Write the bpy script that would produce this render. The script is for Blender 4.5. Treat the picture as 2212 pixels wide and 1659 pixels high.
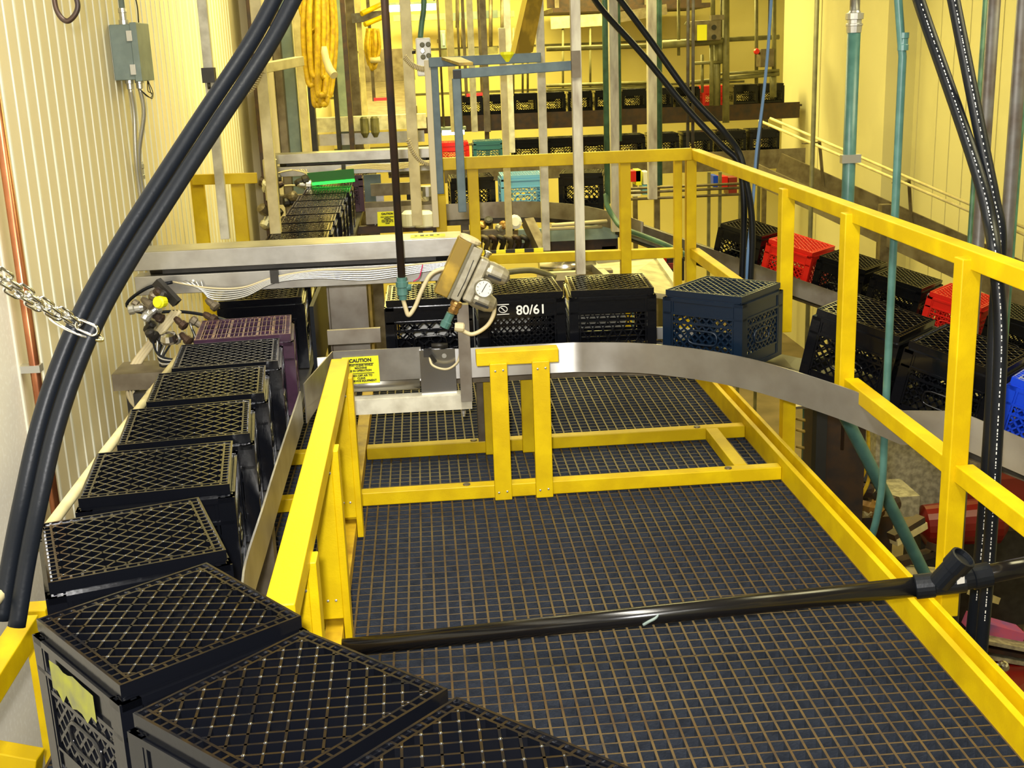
import bpy, bmesh, math, random
from mathutils import Vector, Matrix
for o in list(bpy.data.objects): bpy.data.objects.remove(o)
S = bpy.context.scene; C = S.collection
random.seed(7)
PI = math.pi
# ---------------------------------------------------------------- camera
F = 2610.0; PITCH = 0.2690; YAW = 0.0672; ROLL = -0.0376; EYE = Vector((0, 0, 1.57))
fw = Vector((math.sin(YAW)*math.cos(PITCH), math.cos(YAW)*math.cos(PITCH), -math.sin(PITCH)))
r0 = Vector((math.cos(YAW), -math.sin(YAW), 0)); u0 = r0.cross(fw)
rt = r0*math.cos(ROLL) + u0*math.sin(ROLL); up = -r0*math.sin(ROLL) + u0*math.cos(ROLL)
cam = bpy.data.cameras.new('camera'); camo = bpy.data.objects.new('camera', cam); C.objects.link(camo)
camo.matrix_world = Matrix(((rt.x, up.x, -fw.x, EYE.x), (rt.y, up.y, -fw.y, EYE.y), (rt.z, up.z, -fw.z, EYE.z), (0, 0, 0, 1)))
cam.sensor_width = 36; cam.lens = F/2212*36; cam.clip_start = .05; cam.clip_end = 100
S.camera = camo
# ---------------------------------------------------------------- world, lights, exposure
S.view_settings.view_transform = 'Standard'; S.view_settings.look = 'None'
S.view_settings.gamma = 1; S.view_settings.use_curve_mapping = False
S.view_settings.exposure = 0.0
w = bpy.data.worlds.new('world'); S.world = w; w.use_nodes = True
w.node_tree.nodes['Background'].inputs[0].default_value = (1, .85, .5, 1)
w.node_tree.nodes['Background'].inputs[1].default_value = .05
def area(name, loc, size, power, col, target=None, sy=None):
    l = bpy.data.lights.new(name, 'AREA'); l.energy = power; l.color = col
    l.shape = 'RECTANGLE'; l.size = size; l.size_y = sy or size
    o = bpy.data.objects.new(name, l); C.objects.link(o); o.location = loc
    d = (Vector(target)-Vector(loc)) if target else Vector((0, 0, -1))
    o.rotation_euler = d.to_track_quat('-Z', 'Y').to_euler()
    return o
WARM = (1, .84, .25)
area('hall_lamp_a', (1.3, 16.9, 3.0), 5.5, 600, WARM, sy=1.4)
area('hall_lamp_b', (1.4, 12.3, 3.0), 5.0, 260, WARM, sy=1.2)
area('hall_lamp_c', (.8, 8.0, 3.0), 3.6, 200, (1, .87, .36), sy=1.0)
area('hall_lamp_d', (3.6, 10.5, 3.0), 1.2, 70, WARM, sy=3.0)
area('near_lamp', (.05, 2.2, 3.05), .5, 125, (1, .95, .82), sy=2.4)
area('side_lamp', (3.2, 3.6, 3.0), 1.6, 90, (1, .90, .50), sy=1.6)
area('rear_fill', (.5, -1.2, 3.0), 2.0, 50, (1, .96, .86), sy=.6)  # unseen fill added behind the camera, brightens what the steel reflects
area('camera_flash', (-.05, -.02, 1.66), .06, 100, (1, .97, .93), target=(-.15, 4.2, .55))

# ---------------------------------------------------------------- helpers
def P(u, v, y):                       # the point at distance y that the photograph shows at u, v
    d = fw + rt*((u-1106)/F) - up*((v-829.5)/F)
    return EYE + d*(y/d.y)
def PX(u, v, x):
    d = fw + rt*((u-1106)/F) - up*((v-829.5)/F)
    return EYE + d*(x/d.x)
def PZ(u, v, z):
    d = fw + rt*((u-1106)/F) - up*((v-829.5)/F)
    return EYE + d*((z-EYE.z)/d.z)
def V(*a): return Vector(a)

class MB:
    def __init__(s): s.v = []; s.f = []; s.m = []; s.sm = []; s.cur = 0; s.smooth = False
    def add(s, vs, fs):
        b = len(s.v); s.v += [tuple(x) for x in vs]
        for f in fs: s.f.append([b+i for i in f]); s.m.append(s.cur); s.sm.append(s.smooth)
        return s
    def box(s, a, b):                 # axis aligned, two corners
        x0, y0, z0 = a; x1, y1, z1 = b
        if x0 > x1: x0, x1 = x1, x0
        if y0 > y1: y0, y1 = y1, y0
        if z0 > z1: z0, z1 = z1, z0
        vs = [(x0,y0,z0),(x1,y0,z0),(x1,y1,z0),(x0,y1,z0),(x0,y0,z1),(x1,y0,z1),(x1,y1,z1),(x0,y1,z1)]
        return s.add(vs, [(0,3,2,1),(4,5,6,7),(0,1,5,4),(1,2,6,5),(2,3,7,6),(3,0,4,7)])
    def bar(s, p, q, w, h, upv=(0, 0, 1)):   # rectangular bar, w across, h along upv
        p = Vector(p); q = Vector(q); d = (q-p).normalized(); u = Vector(upv)
        if abs(d.dot(u)) > .98: u = Vector((0, 1, 0))
        sd = d.cross(u).normalized(); u = sd.cross(d).normalized()
        vs = []
        for c in (p, q):
            for a, b in ((-1,-1),(1,-1),(1,1),(-1,1)): vs.append(c + sd*(a*w/2) + u*(b*h/2))
        return s.add(vs, [(0,1,2,3),(7,6,5,4),(0,4,5,1),(1,5,6,2),(2,6,7,3),(3,7,4,0)])
    def tube(s, pts, r, n=10, closed=False, cap=True):
        pts = [Vector(p) for p in pts]; N = len(pts); rs = r if isinstance(r, (list, tuple)) else [r]*N
        pu = None; vs = []
        for i, p in enumerate(pts):
            if closed: d = pts[(i+1) % N]-pts[i-1]
            else: d = pts[min(i+1, N-1)]-pts[max(i-1, 0)]
            d.normalize()
            if pu is None:
                pu = Vector((0, 0, 1)) if abs(d.z) < .9 else Vector((1, 0, 0))
            pu = (pu - d*pu.dot(d)).normalized(); sd = d.cross(pu)
            for k in range(n):
                a = 2*PI*k/n; vs.append(p + (pu*math.cos(a)+sd*math.sin(a))*rs[i])
        fs = []
        M = N if closed else N-1
        for i in range(M):
            j = (i+1) % N
            for k in range(n): fs.append((i*n+k, i*n+(k+1) % n, j*n+(k+1) % n, j*n+k))
        old = s.smooth; s.smooth = True; b = len(s.v); s.add(vs, fs); s.smooth = old
        if cap and not closed:
            s.f.append([b+k for k in range(n)][::-1]); s.m.append(s.cur); s.sm.append(False)
            s.f.append([b+(N-1)*n+k for k in range(n)]); s.m.append(s.cur); s.sm.append(False)
        return s
    def cyl(s, p, q, r, n=16): return s.tube([p, q], r, n)
    def lathe(s, p, axis, prof, n=20):       # prof: (distance along the axis, radius)
        p = Vector(p); a = Vector(axis).normalized(); u = Vector((0, 0, 1)) if abs(a.z) < .9 else Vector((1, 0, 0))
        u = (u-a*u.dot(a)).normalized(); w_ = a.cross(u); vs = []; fs = []; N = len(prof)
        for t, r in prof:
            for k in range(n): an = 2*PI*k/n; vs.append(p+a*t+(u*math.cos(an)+w_*math.sin(an))*max(r, 1e-4))
        for i in range(N-1):
            for k in range(n): fs.append((i*n+k, i*n+(k+1) % n, (i+1)*n+(k+1) % n, (i+1)*n+k))
        fs += [tuple(range(n))[::-1], tuple((N-1)*n+k for k in range(n))]
        return s.add(vs, fs)
    def ribbon(s, pts, h, t=.004):           # upright strip along a path; h = (z offset low, high)
        pts = [Vector(p) for p in pts]; N = len(pts); vs = []
        for i, p in enumerate(pts):
            d = pts[min(i+1, N-1)]-pts[max(i-1, 0)]; d.z = 0; d.normalize(); nrm = Vector((-d.y, d.x, 0))*(t/2)
            for sg in (-1, 1):
                for z in h: vs.append(p+nrm*sg+Vector((0, 0, z)))
        f1 = []; f2 = [(0, 1, 3, 2), (4*N-4, 4*N-2, 4*N-1, 4*N-3)]
        for i in range(N-1):
            a = i*4; b = a+4
            f1 += [(a, b, b+1, a+1), (a+2, a+3, b+3, b+2)]; f2 += [(a+1, b+1, b+3, a+3), (a, a+2, b+2, b)]
        old = s.smooth; s.smooth = True; s.add(vs, f1); s.smooth = False; s.add(vs, f2); s.smooth = old
        return s
    def slab(s, pts, wl, wr, h):             # flat bed along a path, wl/wr to the left and right
        pts = [Vector(p) for p in pts]; N = len(pts); vs = []
        for i, p in enumerate(pts):
            d = pts[min(i+1, N-1)]-pts[max(i-1, 0)]; d.z = 0; d.normalize(); nrm = Vector((-d.y, d.x, 0))
            for o in (wl, -wr):
                for z in h: vs.append(p+nrm*o+Vector((0, 0, z)))
        fs = []
        for i in range(N-1):
            a = i*4; b = a+4
            fs += [(a, b, b+1, a+1), (a+2, a+3, b+3, b+2), (a+1, b+1, b+3, a+3), (a, a+2, b+2, b)]
        fs += [(0, 1, 3, 2), (4*N-4, 4*N-2, 4*N-1, 4*N-3)]
        return s.add(vs, fs)
    def plate(s, quad, t=.003):              # thin plate from 4 points, thickness away from the winding normal
        q = [Vector(p) for p in quad]; nrm = (q[1]-q[0]).cross(q[3]-q[0]).normalized()*t
        return s.add(q+[p-nrm for p in q], [(0,1,2,3),(7,6,5,4),(0,4,5,1),(1,5,6,2),(2,6,7,3),(3,7,4,0)])
    def mesh(s, name, mats):
        me = bpy.data.meshes.new(name); me.from_pydata(s.v, [], s.f)
        for m in (mats if isinstance(mats, (list, tuple)) else [mats]): me.materials.append(m)
        me.polygons.foreach_set('material_index', s.m); me.polygons.foreach_set('use_smooth', s.sm)
        bm = bmesh.new(); bm.from_mesh(me); bmesh.ops.recalc_face_normals(bm, faces=bm.faces); bm.to_mesh(me); bm.free()
        me.update(); return me
    def build(s, name, mats, parent=None, bevel=0):
        o = bpy.data.objects.new(name, s.mesh(name, mats)); C.objects.link(o)
        if parent is not None:
            o.parent = parent
            o.matrix_parent_inverse = parent.matrix_basis.inverted() if s.__dict__.get('world', True) else Matrix()
        if bevel:
            b = o.modifiers.new('bevel', 'BEVEL'); b.width = bevel; b.segments = 2; b.limit_method = 'ANGLE'
        return o
def local(mb): mb.world = False; return mb

USED = set()
def tag(o, label, cat, group=None, kind=None):
    assert label not in USED, label
    USED.add(label)
    o['label'] = label; o['category'] = cat
    if group: o['group'] = group
    if kind: o['kind'] = kind
    return o
def thing(name, label, cat, loc=(0, 0, 0), rot=None, group=None):
    o = bpy.data.objects.new(name, None); C.objects.link(o)
    M = Matrix.Translation(Vector(loc))
    if rot is not None: M = M @ rot
    o.matrix_basis = M; o.empty_display_size = .05
    return tag(o, label, cat, group)
def struct(o): o['kind'] = 'structure'; return o
def curve(pts, n=8):                   # Catmull-Rom
    p = [Vector(a) for a in pts]; p = [p[0]*2-p[1]]+p+[p[-1]*2-p[-2]]; out = []
    for i in range(1, len(p)-2):
        for k in range(n):
            t = k/n
            out.append(.5*((2*p[i])+(p[i+1]-p[i-1])*t+(2*p[i-1]-5*p[i]+4*p[i+1]-p[i+2])*t*t+(3*p[i]-p[i-1]-3*p[i+1]+p[i+2])*t**3))
    return out+[p[-2]]

# ---------------------------------------------------------------- materials
MAT = {}
def mat(name, col, rough=.5, metal=0, noise=0, nscale=20, col2=None, bump=0, bscale=60, emit=0, coat=0, spec=.5, stretch=(1, 1, 1)):
    m = bpy.data.materials.new(name); m.use_nodes = True; nt = m.node_tree; b = nt.nodes['Principled BSDF']
    b.inputs['Base Color'].default_value = (*col, 1); b.inputs['Roughness'].default_value = rough; b.inputs['Metallic'].default_value = metal
    b.inputs['Specular IOR Level'].default_value = spec; b.inputs['Coat Weight'].default_value = coat
    tc = nt.nodes.new('ShaderNodeTexCoord'); mp = nt.nodes.new('ShaderNodeMapping'); mp.inputs['Scale'].default_value = stretch
    nt.links.new(tc.outputs['Object'], mp.inputs[0])
    if noise:
        n = nt.nodes.new('ShaderNodeTexNoise'); n.inputs['Scale'].default_value = nscale; n.inputs['Detail'].default_value = 5
        nt.links.new(mp.outputs[0], n.inputs['Vector'])
        r = nt.nodes.new('ShaderNodeValToRGB'); r.color_ramp.elements[0].position = .5-.5*noise+.08; r.color_ramp.elements[1].position = .62
        c2 = col2 or tuple(c*.55 for c in col)
        r.color_ramp.elements[0].color = (*c2, 1); r.color_ramp.elements[1].color = (*col, 1)
        nt.links.new(n.outputs[0], r.inputs[0]); nt.links.new(r.outputs[0], b.inputs['Base Color'])
    if bump:
        n2 = nt.nodes.new('ShaderNodeTexNoise'); n2.inputs['Scale'].default_value = bscale; nt.links.new(mp.outputs[0], n2.inputs['Vector'])
        bp = nt.nodes.new('ShaderNodeBump'); bp.inputs['Strength'].default_value = bump; bp.inputs['Distance'].default_value = .004
        nt.links.new(n2.outputs[0], bp.inputs['Height']); nt.links.new(bp.outputs[0], b.inputs['Normal'])
    if emit:
        b.inputs['Emission Color'].default_value = (*col, 1); b.inputs['Emission Strength'].default_value = emit
    MAT[name] = m; return m
mat('yellow', (.70, .50, .0), .45, noise=.3, nscale=9, col2=(.60, .41, .0), bump=.1, bscale=220, spec=.35)
mat('yellow_worn', (.58, .37, .01), .45, noise=.75, nscale=14, col2=(.26, .13, .01), bump=.15)
mat('black_plastic', (.0035, .004, .006), .15, bump=.05, bscale=60, spec=.36)
mat('wet_drop', (.010, .011, .014), .06, spec=.9, coat=1)
mat('worn_plastic', (.22, .16, .07), .5, noise=.8, nscale=45, col2=(.03, .025, .018))
mat('black_rubber', (.007, .009, .013), .4, bump=.1, bscale=120, spec=.22)
mat('black_gloss', (.006, .006, .007), .2, spec=.6)
mat('red_plastic', (.60, .012, .008), .35)
mat('blue_plastic', (.12, .36, .62), .4)
mat('deep_blue', (.0, .045, .62), .35)
mat('navy_plastic', (.003, .011, .028), .28)
mat('teal_plastic', (.02, .12, .17), .4)
mat('purple_plastic', (.042, .015, .036), .3, noise=.4, nscale=30, col2=(.03, .011, .026))
mat('purple_worn', (.34, .19, .10), .5, noise=.7, nscale=30, col2=(.12, .05, .06))
mat('grating_side', (.036, .043, .058), .42, noise=.7, nscale=28, col2=(.02, .024, .032), bump=.3, bscale=160)
mat('grating_top', (.085, .05, .014), .55, noise=.6, nscale=22, col2=(.035, .02, .012))
mat('stainless', (.46, .45, .42), .34, .9, noise=.7, nscale=9, col2=(.30, .28, .25), bump=.08, bscale=25)
mat('stainless_bright', (.72, .71, .68), .2, 1, bump=.04, bscale=25)
mat('stainless_dull', (.34, .31, .26), .42, .8, noise=.8, nscale=8, col2=(.15, .11, .08))
mat('dirty_steel', (.20, .17, .12), .5, .6, noise=.8, nscale=10, col2=(.07, .05, .03))
mat('dark_steel', (.035, .032, .028), .45, .3, noise=.5, nscale=20)
mat('brown_steel', (.075, .045, .03), .4, .5, noise=.7, nscale=14, col2=(.03, .03, .035))
mat('blue_paint', (.095, .14, .155), .5, noise=.6, nscale=18, col2=(.06, .095, .11))
mat('box_grey', (.24, .31, .29), .45, noise=.3, nscale=10, col2=(.19, .25, .235))
mat('cream_paint', (.72, .64, .34), .5, noise=.6, nscale=12, col2=(.50, .42, .20))
mat('white_paint', (.70, .68, .56), .5, noise=.7, nscale=14, col2=(.40, .37, .28))
mat('chipped_white', (.60, .57, .44), .5, noise=.95, nscale=22, col2=(.14, .08, .05), stretch=(1, 1, .25))
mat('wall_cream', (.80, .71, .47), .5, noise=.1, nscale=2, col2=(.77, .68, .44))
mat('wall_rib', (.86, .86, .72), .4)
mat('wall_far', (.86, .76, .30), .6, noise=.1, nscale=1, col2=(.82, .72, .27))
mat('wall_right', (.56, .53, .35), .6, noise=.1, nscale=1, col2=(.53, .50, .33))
mat('white_wall', (.90, .88, .80), .55, noise=.12, nscale=60, col2=(.84, .81, .72))
mat('ceiling', (.35, .30, .18), .7)
mat('floor', (.16, .12, .08), .5, noise=.6, nscale=3)
mat('copper', (.62, .25, .12), .28, .9, noise=.4, nscale=8, col2=(.42, .16, .08))
mat('teal_pipe', (.075, .185, .165), .35, noise=.3, nscale=16, col2=(.055, .145, .13))
mat('green_pipe', (.07, .17, .10), .45, noise=.4, nscale=14)
mat('olive_steel', (.17, .16, .07), .5, noise=.5, nscale=10)
mat('grey_pipe', (.13, .125, .12), .45, .3, noise=.5, nscale=15, col2=(.08, .06, .05))
mat('galv', (.58, .58, .55), .35, .8)
mat('chrome', (.80, .80, .78), .16, 1)
mat('hose_cream', (.58, .50, .30), .5)
mat('hose_yellow', (.62, .42, .01), .5, noise=.5, nscale=25, col2=(.40, .24, .01))
mat('sign_yellow', (.80, .80, .01), .5)
mat('ink', (.01, .01, .01), .6)
mat('print_white', (.75, .75, .72), .5)
mat('white_plastic', (.78, .78, .74), .4)
mat('regulator', (.42, .39, .30), .45, .6, noise=.5, nscale=30, col2=(.30, .27, .19))
mat('brass', (.40, .24, .08), .35, .8)
mat('tile_red', (.20, .02, .012), .4)
mat('red_machine', (.16, .006, .004), .3)
mat('bench_beige', (.40, .36, .24), .6, noise=.4, nscale=30)
mat('pink_pack', (.55, .10, .22), .4, noise=.9, nscale=9, col2=(.12, .12, .45))
mat('cable_red', (.45, .01, .10), .4)
mat('rope_blue', (.10, .20, .42), .5)
mat('lamp_glow', (1, .96, .88), .5, emit=9)
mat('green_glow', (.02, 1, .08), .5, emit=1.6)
mat('green_bar', (.005, .09, .012), .5)
mat('red_glow', (1, .03, .03), .5, emit=.9)
mat('ochre', (.42, .27, .02), .5, noise=.2, nscale=10)
mat('glass_face', (.75, .75, .70), .15)
m_ = mat('brushed', (.60, .59, .56), .30, .88, noise=.6, nscale=5, col2=(.40, .37, .33))
bs_ = m_.node_tree.nodes['Principled BSDF']; bs_.inputs['Anisotropic'].default_value = .9; bs_.inputs['Anisotropic Rotation'].default_value = .25
tg_ = m_.node_tree.nodes.new('ShaderNodeTangent'); tg_.direction_type = 'RADIAL'; tg_.axis = 'Z'; m_.node_tree.links.new(tg_.outputs[0], bs_.inputs['Tangent'])
M = MAT
FONT = bpy.data.curves
def text_mesh(lines, size, leading=1.25, bold=0.0):
    """flat lettering in the XY plane, centred on the origin; one mesh"""
    cu = FONT.new('lettering', 'FONT'); cu.body = '\n'.join(lines); cu.size = size; cu.align_x = 'CENTER'; cu.align_y = 'CENTER'
    cu.space_line = leading; cu.offset = bold; cu.extrude = .0004
    o = bpy.data.objects.new('lettering', cu); C.objects.link(o)
    dg = bpy.context.evaluated_depsgraph_get(); me = bpy.data.meshes.new_from_object(o.evaluated_get(dg))
    bpy.data.objects.remove(o); return me
def lettering(name, lines, size, mtl, parent, mw, leading=1.25, bold=0.0, sx=1.0):
    me = text_mesh(lines, size, leading, bold); me.materials.clear(); me.materials.append(mtl)
    o = bpy.data.objects.new(name, me); C.objects.link(o)
    o.parent = parent; o.matrix_parent_inverse = parent.matrix_basis.inverted()
    o.matrix_basis = mw @ Matrix.Diagonal((sx, 1, 1, 1)); return o
def frame_m(origin, xdir, ydir):       # matrix whose X, Y axes are these directions
    x = Vector(xdir).normalized(); y = Vector(ydir); y = (y-x*y.dot(x)).normalized(); z = x.cross(y)
    return Matrix(((x.x, y.x, z.x, origin[0]), (x.y, y.y, z.y, origin[1]), (x.z, y.z, z.z, origin[2]), (0, 0, 0, 1)))
ORD = ['first', 'second', 'third', 'fourth', 'fifth', 'sixth', 'seventh', 'eighth', 'ninth', 'tenth', 'eleventh', 'twelfth', 'thirteenth', 'fourteenth', 'fifteenth', 'sixteenth']
# ---------------------------------------------------------------- the room
WX = -1.35; FZ = -2.6; CZ = 3.2; WR = 5.2; YF = 19.5; YB = -2.5
b = MB(); b.box((WX-.5, YB, FZ-.1), (WR+1.5, YF+.2, FZ)); struct(b.build('floor', M['floor']))
b = MB(); b.box((WX-.5, YB, CZ), (WR+1.5, YF+.2, CZ+.1)); struct(b.build('ceiling', M['ceiling']))
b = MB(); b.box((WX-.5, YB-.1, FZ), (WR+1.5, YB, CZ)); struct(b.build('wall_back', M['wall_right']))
# left wall: smooth panel close by, ribbed sheet metal further on
b = MB(); b.box((WX-.1, YB, FZ), (WX, 3.93, CZ)); b.cur = 1; b.box((WX-.1, 3.93, FZ), (WX, YF, CZ))
y = 3.94; k = 0
b.cur = 2
while y < 9.4:
    wd = .013 if k % 2 == 0 else .006
    vs = [(WX, y-wd*.9, FZ), (WX+.0045, y-wd*.5, FZ), (WX+.0045, y+wd*.5, FZ), (WX, y+wd*.9, FZ)]
    vs += [(a, c, CZ) for a, c, d in vs]
    b.add(vs, [(0, 1, 5, 4), (1, 2, 6, 5), (2, 3, 7, 6)])
    y += .1185; k += 1
struct(b.build('wall_left', [M['white_wall'], M['wall_cream'], M['wall_rib']]))
b = MB(); b.box((WX-.5, YF, FZ), (WR+1.5, YF+.1, CZ))
b.cur = 1
for z in (.15, .95, 1.62): b.box((WX, YF-.012, z), (WR, YF, z+.03))
struct(b.build('wall_far', [M['wall_far'], M['olive_steel']]))
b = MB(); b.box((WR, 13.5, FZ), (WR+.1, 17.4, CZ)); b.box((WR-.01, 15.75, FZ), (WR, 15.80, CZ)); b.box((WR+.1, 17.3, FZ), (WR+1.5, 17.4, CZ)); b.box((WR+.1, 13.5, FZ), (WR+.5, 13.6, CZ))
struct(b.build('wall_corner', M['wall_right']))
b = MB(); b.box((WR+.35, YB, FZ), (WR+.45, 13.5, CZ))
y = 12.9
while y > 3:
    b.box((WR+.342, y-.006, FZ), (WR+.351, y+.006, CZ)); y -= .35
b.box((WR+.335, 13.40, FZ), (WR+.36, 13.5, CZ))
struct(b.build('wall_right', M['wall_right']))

# ---------------------------------------------------------------- grating deck
def grating(label, x0, x1, y0, y1, hole=None):
    px_, py_ = .0385, .0425; t = MB()
    def bars(a, bb, lo, hi, along):
        pass
    def one(x0_, y0_, x1_, y1_, z1):
        t.cur = 0; b0 = len(t.f); t.box((x0_, y0_, -.038), (x1_, y1_, z1))
        t.m[b0+1] = 1                                  # the worn upper face
    n = int(round((x1-x0)/px_))
    for i in range(n+1):
        x = x0+(x1-x0)*i/n; one(x-.0031, y0, x+.0031, y1, 0)
    n = int(round((y1-y0)/py_))
    for i in range(n+1):
        yy = y0+(y1-y0)*i/n; one(x0, yy-.0024, x1, yy+.0024, -.0012)
    return tag(t.build('grating_panel', [M['grating_side'], M['grating_top']]), label, 'floor grating', 'grating panels of the deck')
grating('near dark grating panel of the deck under the black drain pipe', -.95, 1.266, .9, 2.868)
grating('middle dark grating panel of the deck under the yellow floor frame', -.95, 1.266, 2.872, 5.40)
grating('far dark grating panel of the deck below the rear guard rail', -.95, 1.266, 5.404, 6.42)
b = MB()
for yy in (1.2, 2.87, 4.4, 5.4, 6.36): b.box((-.95, yy-.05, -.24), (1.26, yy+.05, -.045))
for xx in (-.9, .2, 1.2): b.box((xx-.05, .9, -.40), (xx+.05, 6.4, -.24))
for xx in (-.9, 1.2):
    for yy in (1.2, 6.3): b.box((xx-.05, yy-.05, FZ), (xx+.05, yy+.05, -.24))
b.box((-.95, .9, -.044), (1.262, 6.42, -.0385))
tag(b.build('deck_frame', M['dark_steel']), 'dark steel frame and tray carrying the grating deck', 'deck frame')

# yellow edge channel on the right of the deck
r = thing('edge_channel', 'yellow double ridged toe channel along the right edge of the deck', 'toe board', (1.27, 3.5, 0))
b = MB()
prof = [(1.267, -.04), (1.267, .080), (1.283, .084), (1.287, .036), (1.309, .036), (1.313, .090), (1.329, .090), (1.334, .040), (1.376, .030), (1.376, -.04)]
ya, yb = .9, 5.62
vs = [(x, ya, z) for x, z in prof]+[(x, yb, z) for x, z in prof]; n = len(prof)
b.add(vs, [(i, i+1, n+i+1, n+i) for i in range(n-1)]+[tuple(range(n)), tuple(range(2*n-1, n-1, -1))])
b.build('channel', M['yellow'], r, bevel=.002)
for yy in (2.30, 2.62, 4.25): b = MB(); b.lathe((1.358, yy, .050), (0, 0, 1), [(0, .007), (.003, .007), (.005, .003)], 10); b.build('bolt', M['galv'], r)

# yellow floor frame
r = thing('floor_frame', 'yellow box frame of square bars lying on the grating deck', 'frame', (.5, 4.4, 0))
def ybar(name, a, c, parent, wd=.05, h=.05, bev=.003, m='yellow'):
    q = MB(); q.bar(a, c, wd, h); return q.build(name, M[m], parent, bevel=bev)
ybar('front_rail', (-.283, 4.155, .026), (1.266, 4.165, .026), r)
ybar('rear_rail', (-.283, 4.675, .026), (1.266, 4.68, .026), r)
ybar('side_rail', (-.311, 1.2, .024), (-.311, 5.55, .024), r, m='yellow_worn')
ybar('cross_bar', (1.125, 4.19, .027), (1.125, 4.65, .027), r)
for yy in (2.25, 3.2, 4.155, 4.675): ybar('stub_rail', (-.338, yy, .026), (-.86, yy-.03, .026), r)
for x, yy in ((1.07, 4.16), (.10, 4.155), (1.07, 4.675), (.15, 4.672)):
    q = MB(); q.lathe((x, yy, .051), (0, 0, 1), [(0, .014), (.004, .013), (.005, .006)], 12); q.build('bolt', M['dirty_steel'], r)
def leg(parent, x, y, z0, z1, wd=.056, dp=.02, side=1):
    """channel leg, broad face to -y or along y"""
    q = MB(); q.box((x-wd/2, y-dp/2, z0), (x+wd/2, y+dp/2, z1)); o = q.build('leg', M['yellow'], parent, bevel=.003); return o
def rivets(o, pts, axis):
    for p in pts:
        q = MB(); q.lathe(p, axis, [(0, .0042), (.0016, .0036), (.0026, .001)], 10); q.build('rivet', M['galv'], o)
r = thing('conveyor_stand', 'short yellow stand with a capped pair of legs in the middle of the deck', 'stand', (.3, 4.15, 0))
q = MB(); q.box((.155, 4.128, .500), (.447, 4.19, .550)); q.build('cap_bar', M['yellow'], r, bevel=.003)
for x in (.231, .381):
    o = leg(r, x, 4.118, 0.0, .500 if 0 else .512, wd=.062, dp=.022)
    rivets(o, [(x-.016, 4.107, .030), (x+.014, 4.107, .033), (x-.012, 4.107, .485), (x+.016, 4.107, .487)], (0, -1, 0))
    o = leg(r, x-.010, 4.640, 0.0, .33, wd=.05, dp=.024)
    q = MB(); q.bar((x+.03, 4.64, .03), (x-.005, 4.66, .17), .03, .05); q.build('brace', M['yellow_worn'], r)
r = thing('guard_stand', 'long yellow stand with three legs whose cap rail runs beside the left crate row', 'stand', (-.31, 3, 0))
q = MB(); q.box((-.334, 2.06, .553), (-.276, 3.925, .606)); q.build('cap_rail', M['yellow'], r, bevel=.003)
for yy in (3.87, 3.115, 2.38):
    q = MB(); q.box((-.284, yy-.03, 0), (-.264, yy+.03, .56)); q.box((-.338, yy+.012, 0.05), (-.284, yy+.03, .555))
    q.box((-.338, yy-.036, .075), (-.283, yy-.030+.012, .555))
    o = q.build('leg', M['yellow'], r, bevel=.002)
    rivets(o, [(-.300, yy-.036, .13), (-.322, yy-.036, .13), (-.290, yy-.036, .50)], (0, -1, 0))

# ---------------------------------------------------------------- yellow guard rails
GX = 1.40; GY = 6.31
r = thing('guard_rail', 'yellow square-bar guard rail along the right edge of the deck', 'guard rail', (GX, 4, 0))
def post(x, y, z0, z1, parent, wd=.052): 
    q = MB(); q.box((x-wd/2, y-wd/2, z0), (x+wd/2, y+wd/2, z1)); return q.build('post', M['yellow'], parent, bevel=.003)
for y, z0, z1 in ((GY-.02, -.05, 1.045), (4.60, .455, 1.02), (3.89, .425, 1.015), (3.01, .0, 1.01), (1.95, 0, 1.01)): post(GX, y, z0, z1, r)
post(GX, 4.52, -.05, .27, r)
ybar('top_rail', (GX+.022, 6.29, 1.018), (GX+.022, 1.3, 1.0), r)
ybar('mid_rail', (GX+.015, 3.865, .432), (GX+.015, 3.035, .425), r)
ybar('mid_rail', (GX+.015, 2.985, .425), (GX+.015, 1.3, .425), r)
ybar('mid_rail', (GX+.015, 6.26, .505), (GX+.015, 5.05, .50), r)
r = thing('guard_rail', 'yellow square-bar guard rail across the back of the deck', 'guard rail', (.7, GY, 0))
for x in (.088, .262, 1.055): post(x, GY, -.05, 1.035, r, .055)
post(1.335, GY, -.05, 1.03, r, .04)
ybar('top_rail', (.062, GY-.04, 1.024), (1.40, GY-.04, 1.020), r, wd=.03, h=.062)
ybar('mid_rail', (.29, GY+.01, .515), (1.36, GY+.01, .500), r)
q = MB()
for i in range(7): q.cur = i % 2; q.box((.27+i*.05, GY+.037, .53), (.32+i*.05, GY+.045, .555))
q.build('hazard_strip', [M['sign_yellow'], M['ink']], r)
r = thing('guard_rail', 'short yellow guard rail against the ribbed left wall', 'guard rail', (-1.1, GY, 0))
xa = P(418, 380, GY).x; xb = P(556, 370, GY).x
for u in (430, 517):
    x = P(u, 430, GY).x; q = MB(); q.box((x-.033, GY-.02, -.3), (x+.033, GY+.02, 1.0)); q.build('post', M['yellow'], r, bevel=.003)
ybar('top_rail', (xa, GY-.04, 1.0), (xb, GY-.04, .995), r, wd=.03, h=.052)
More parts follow.
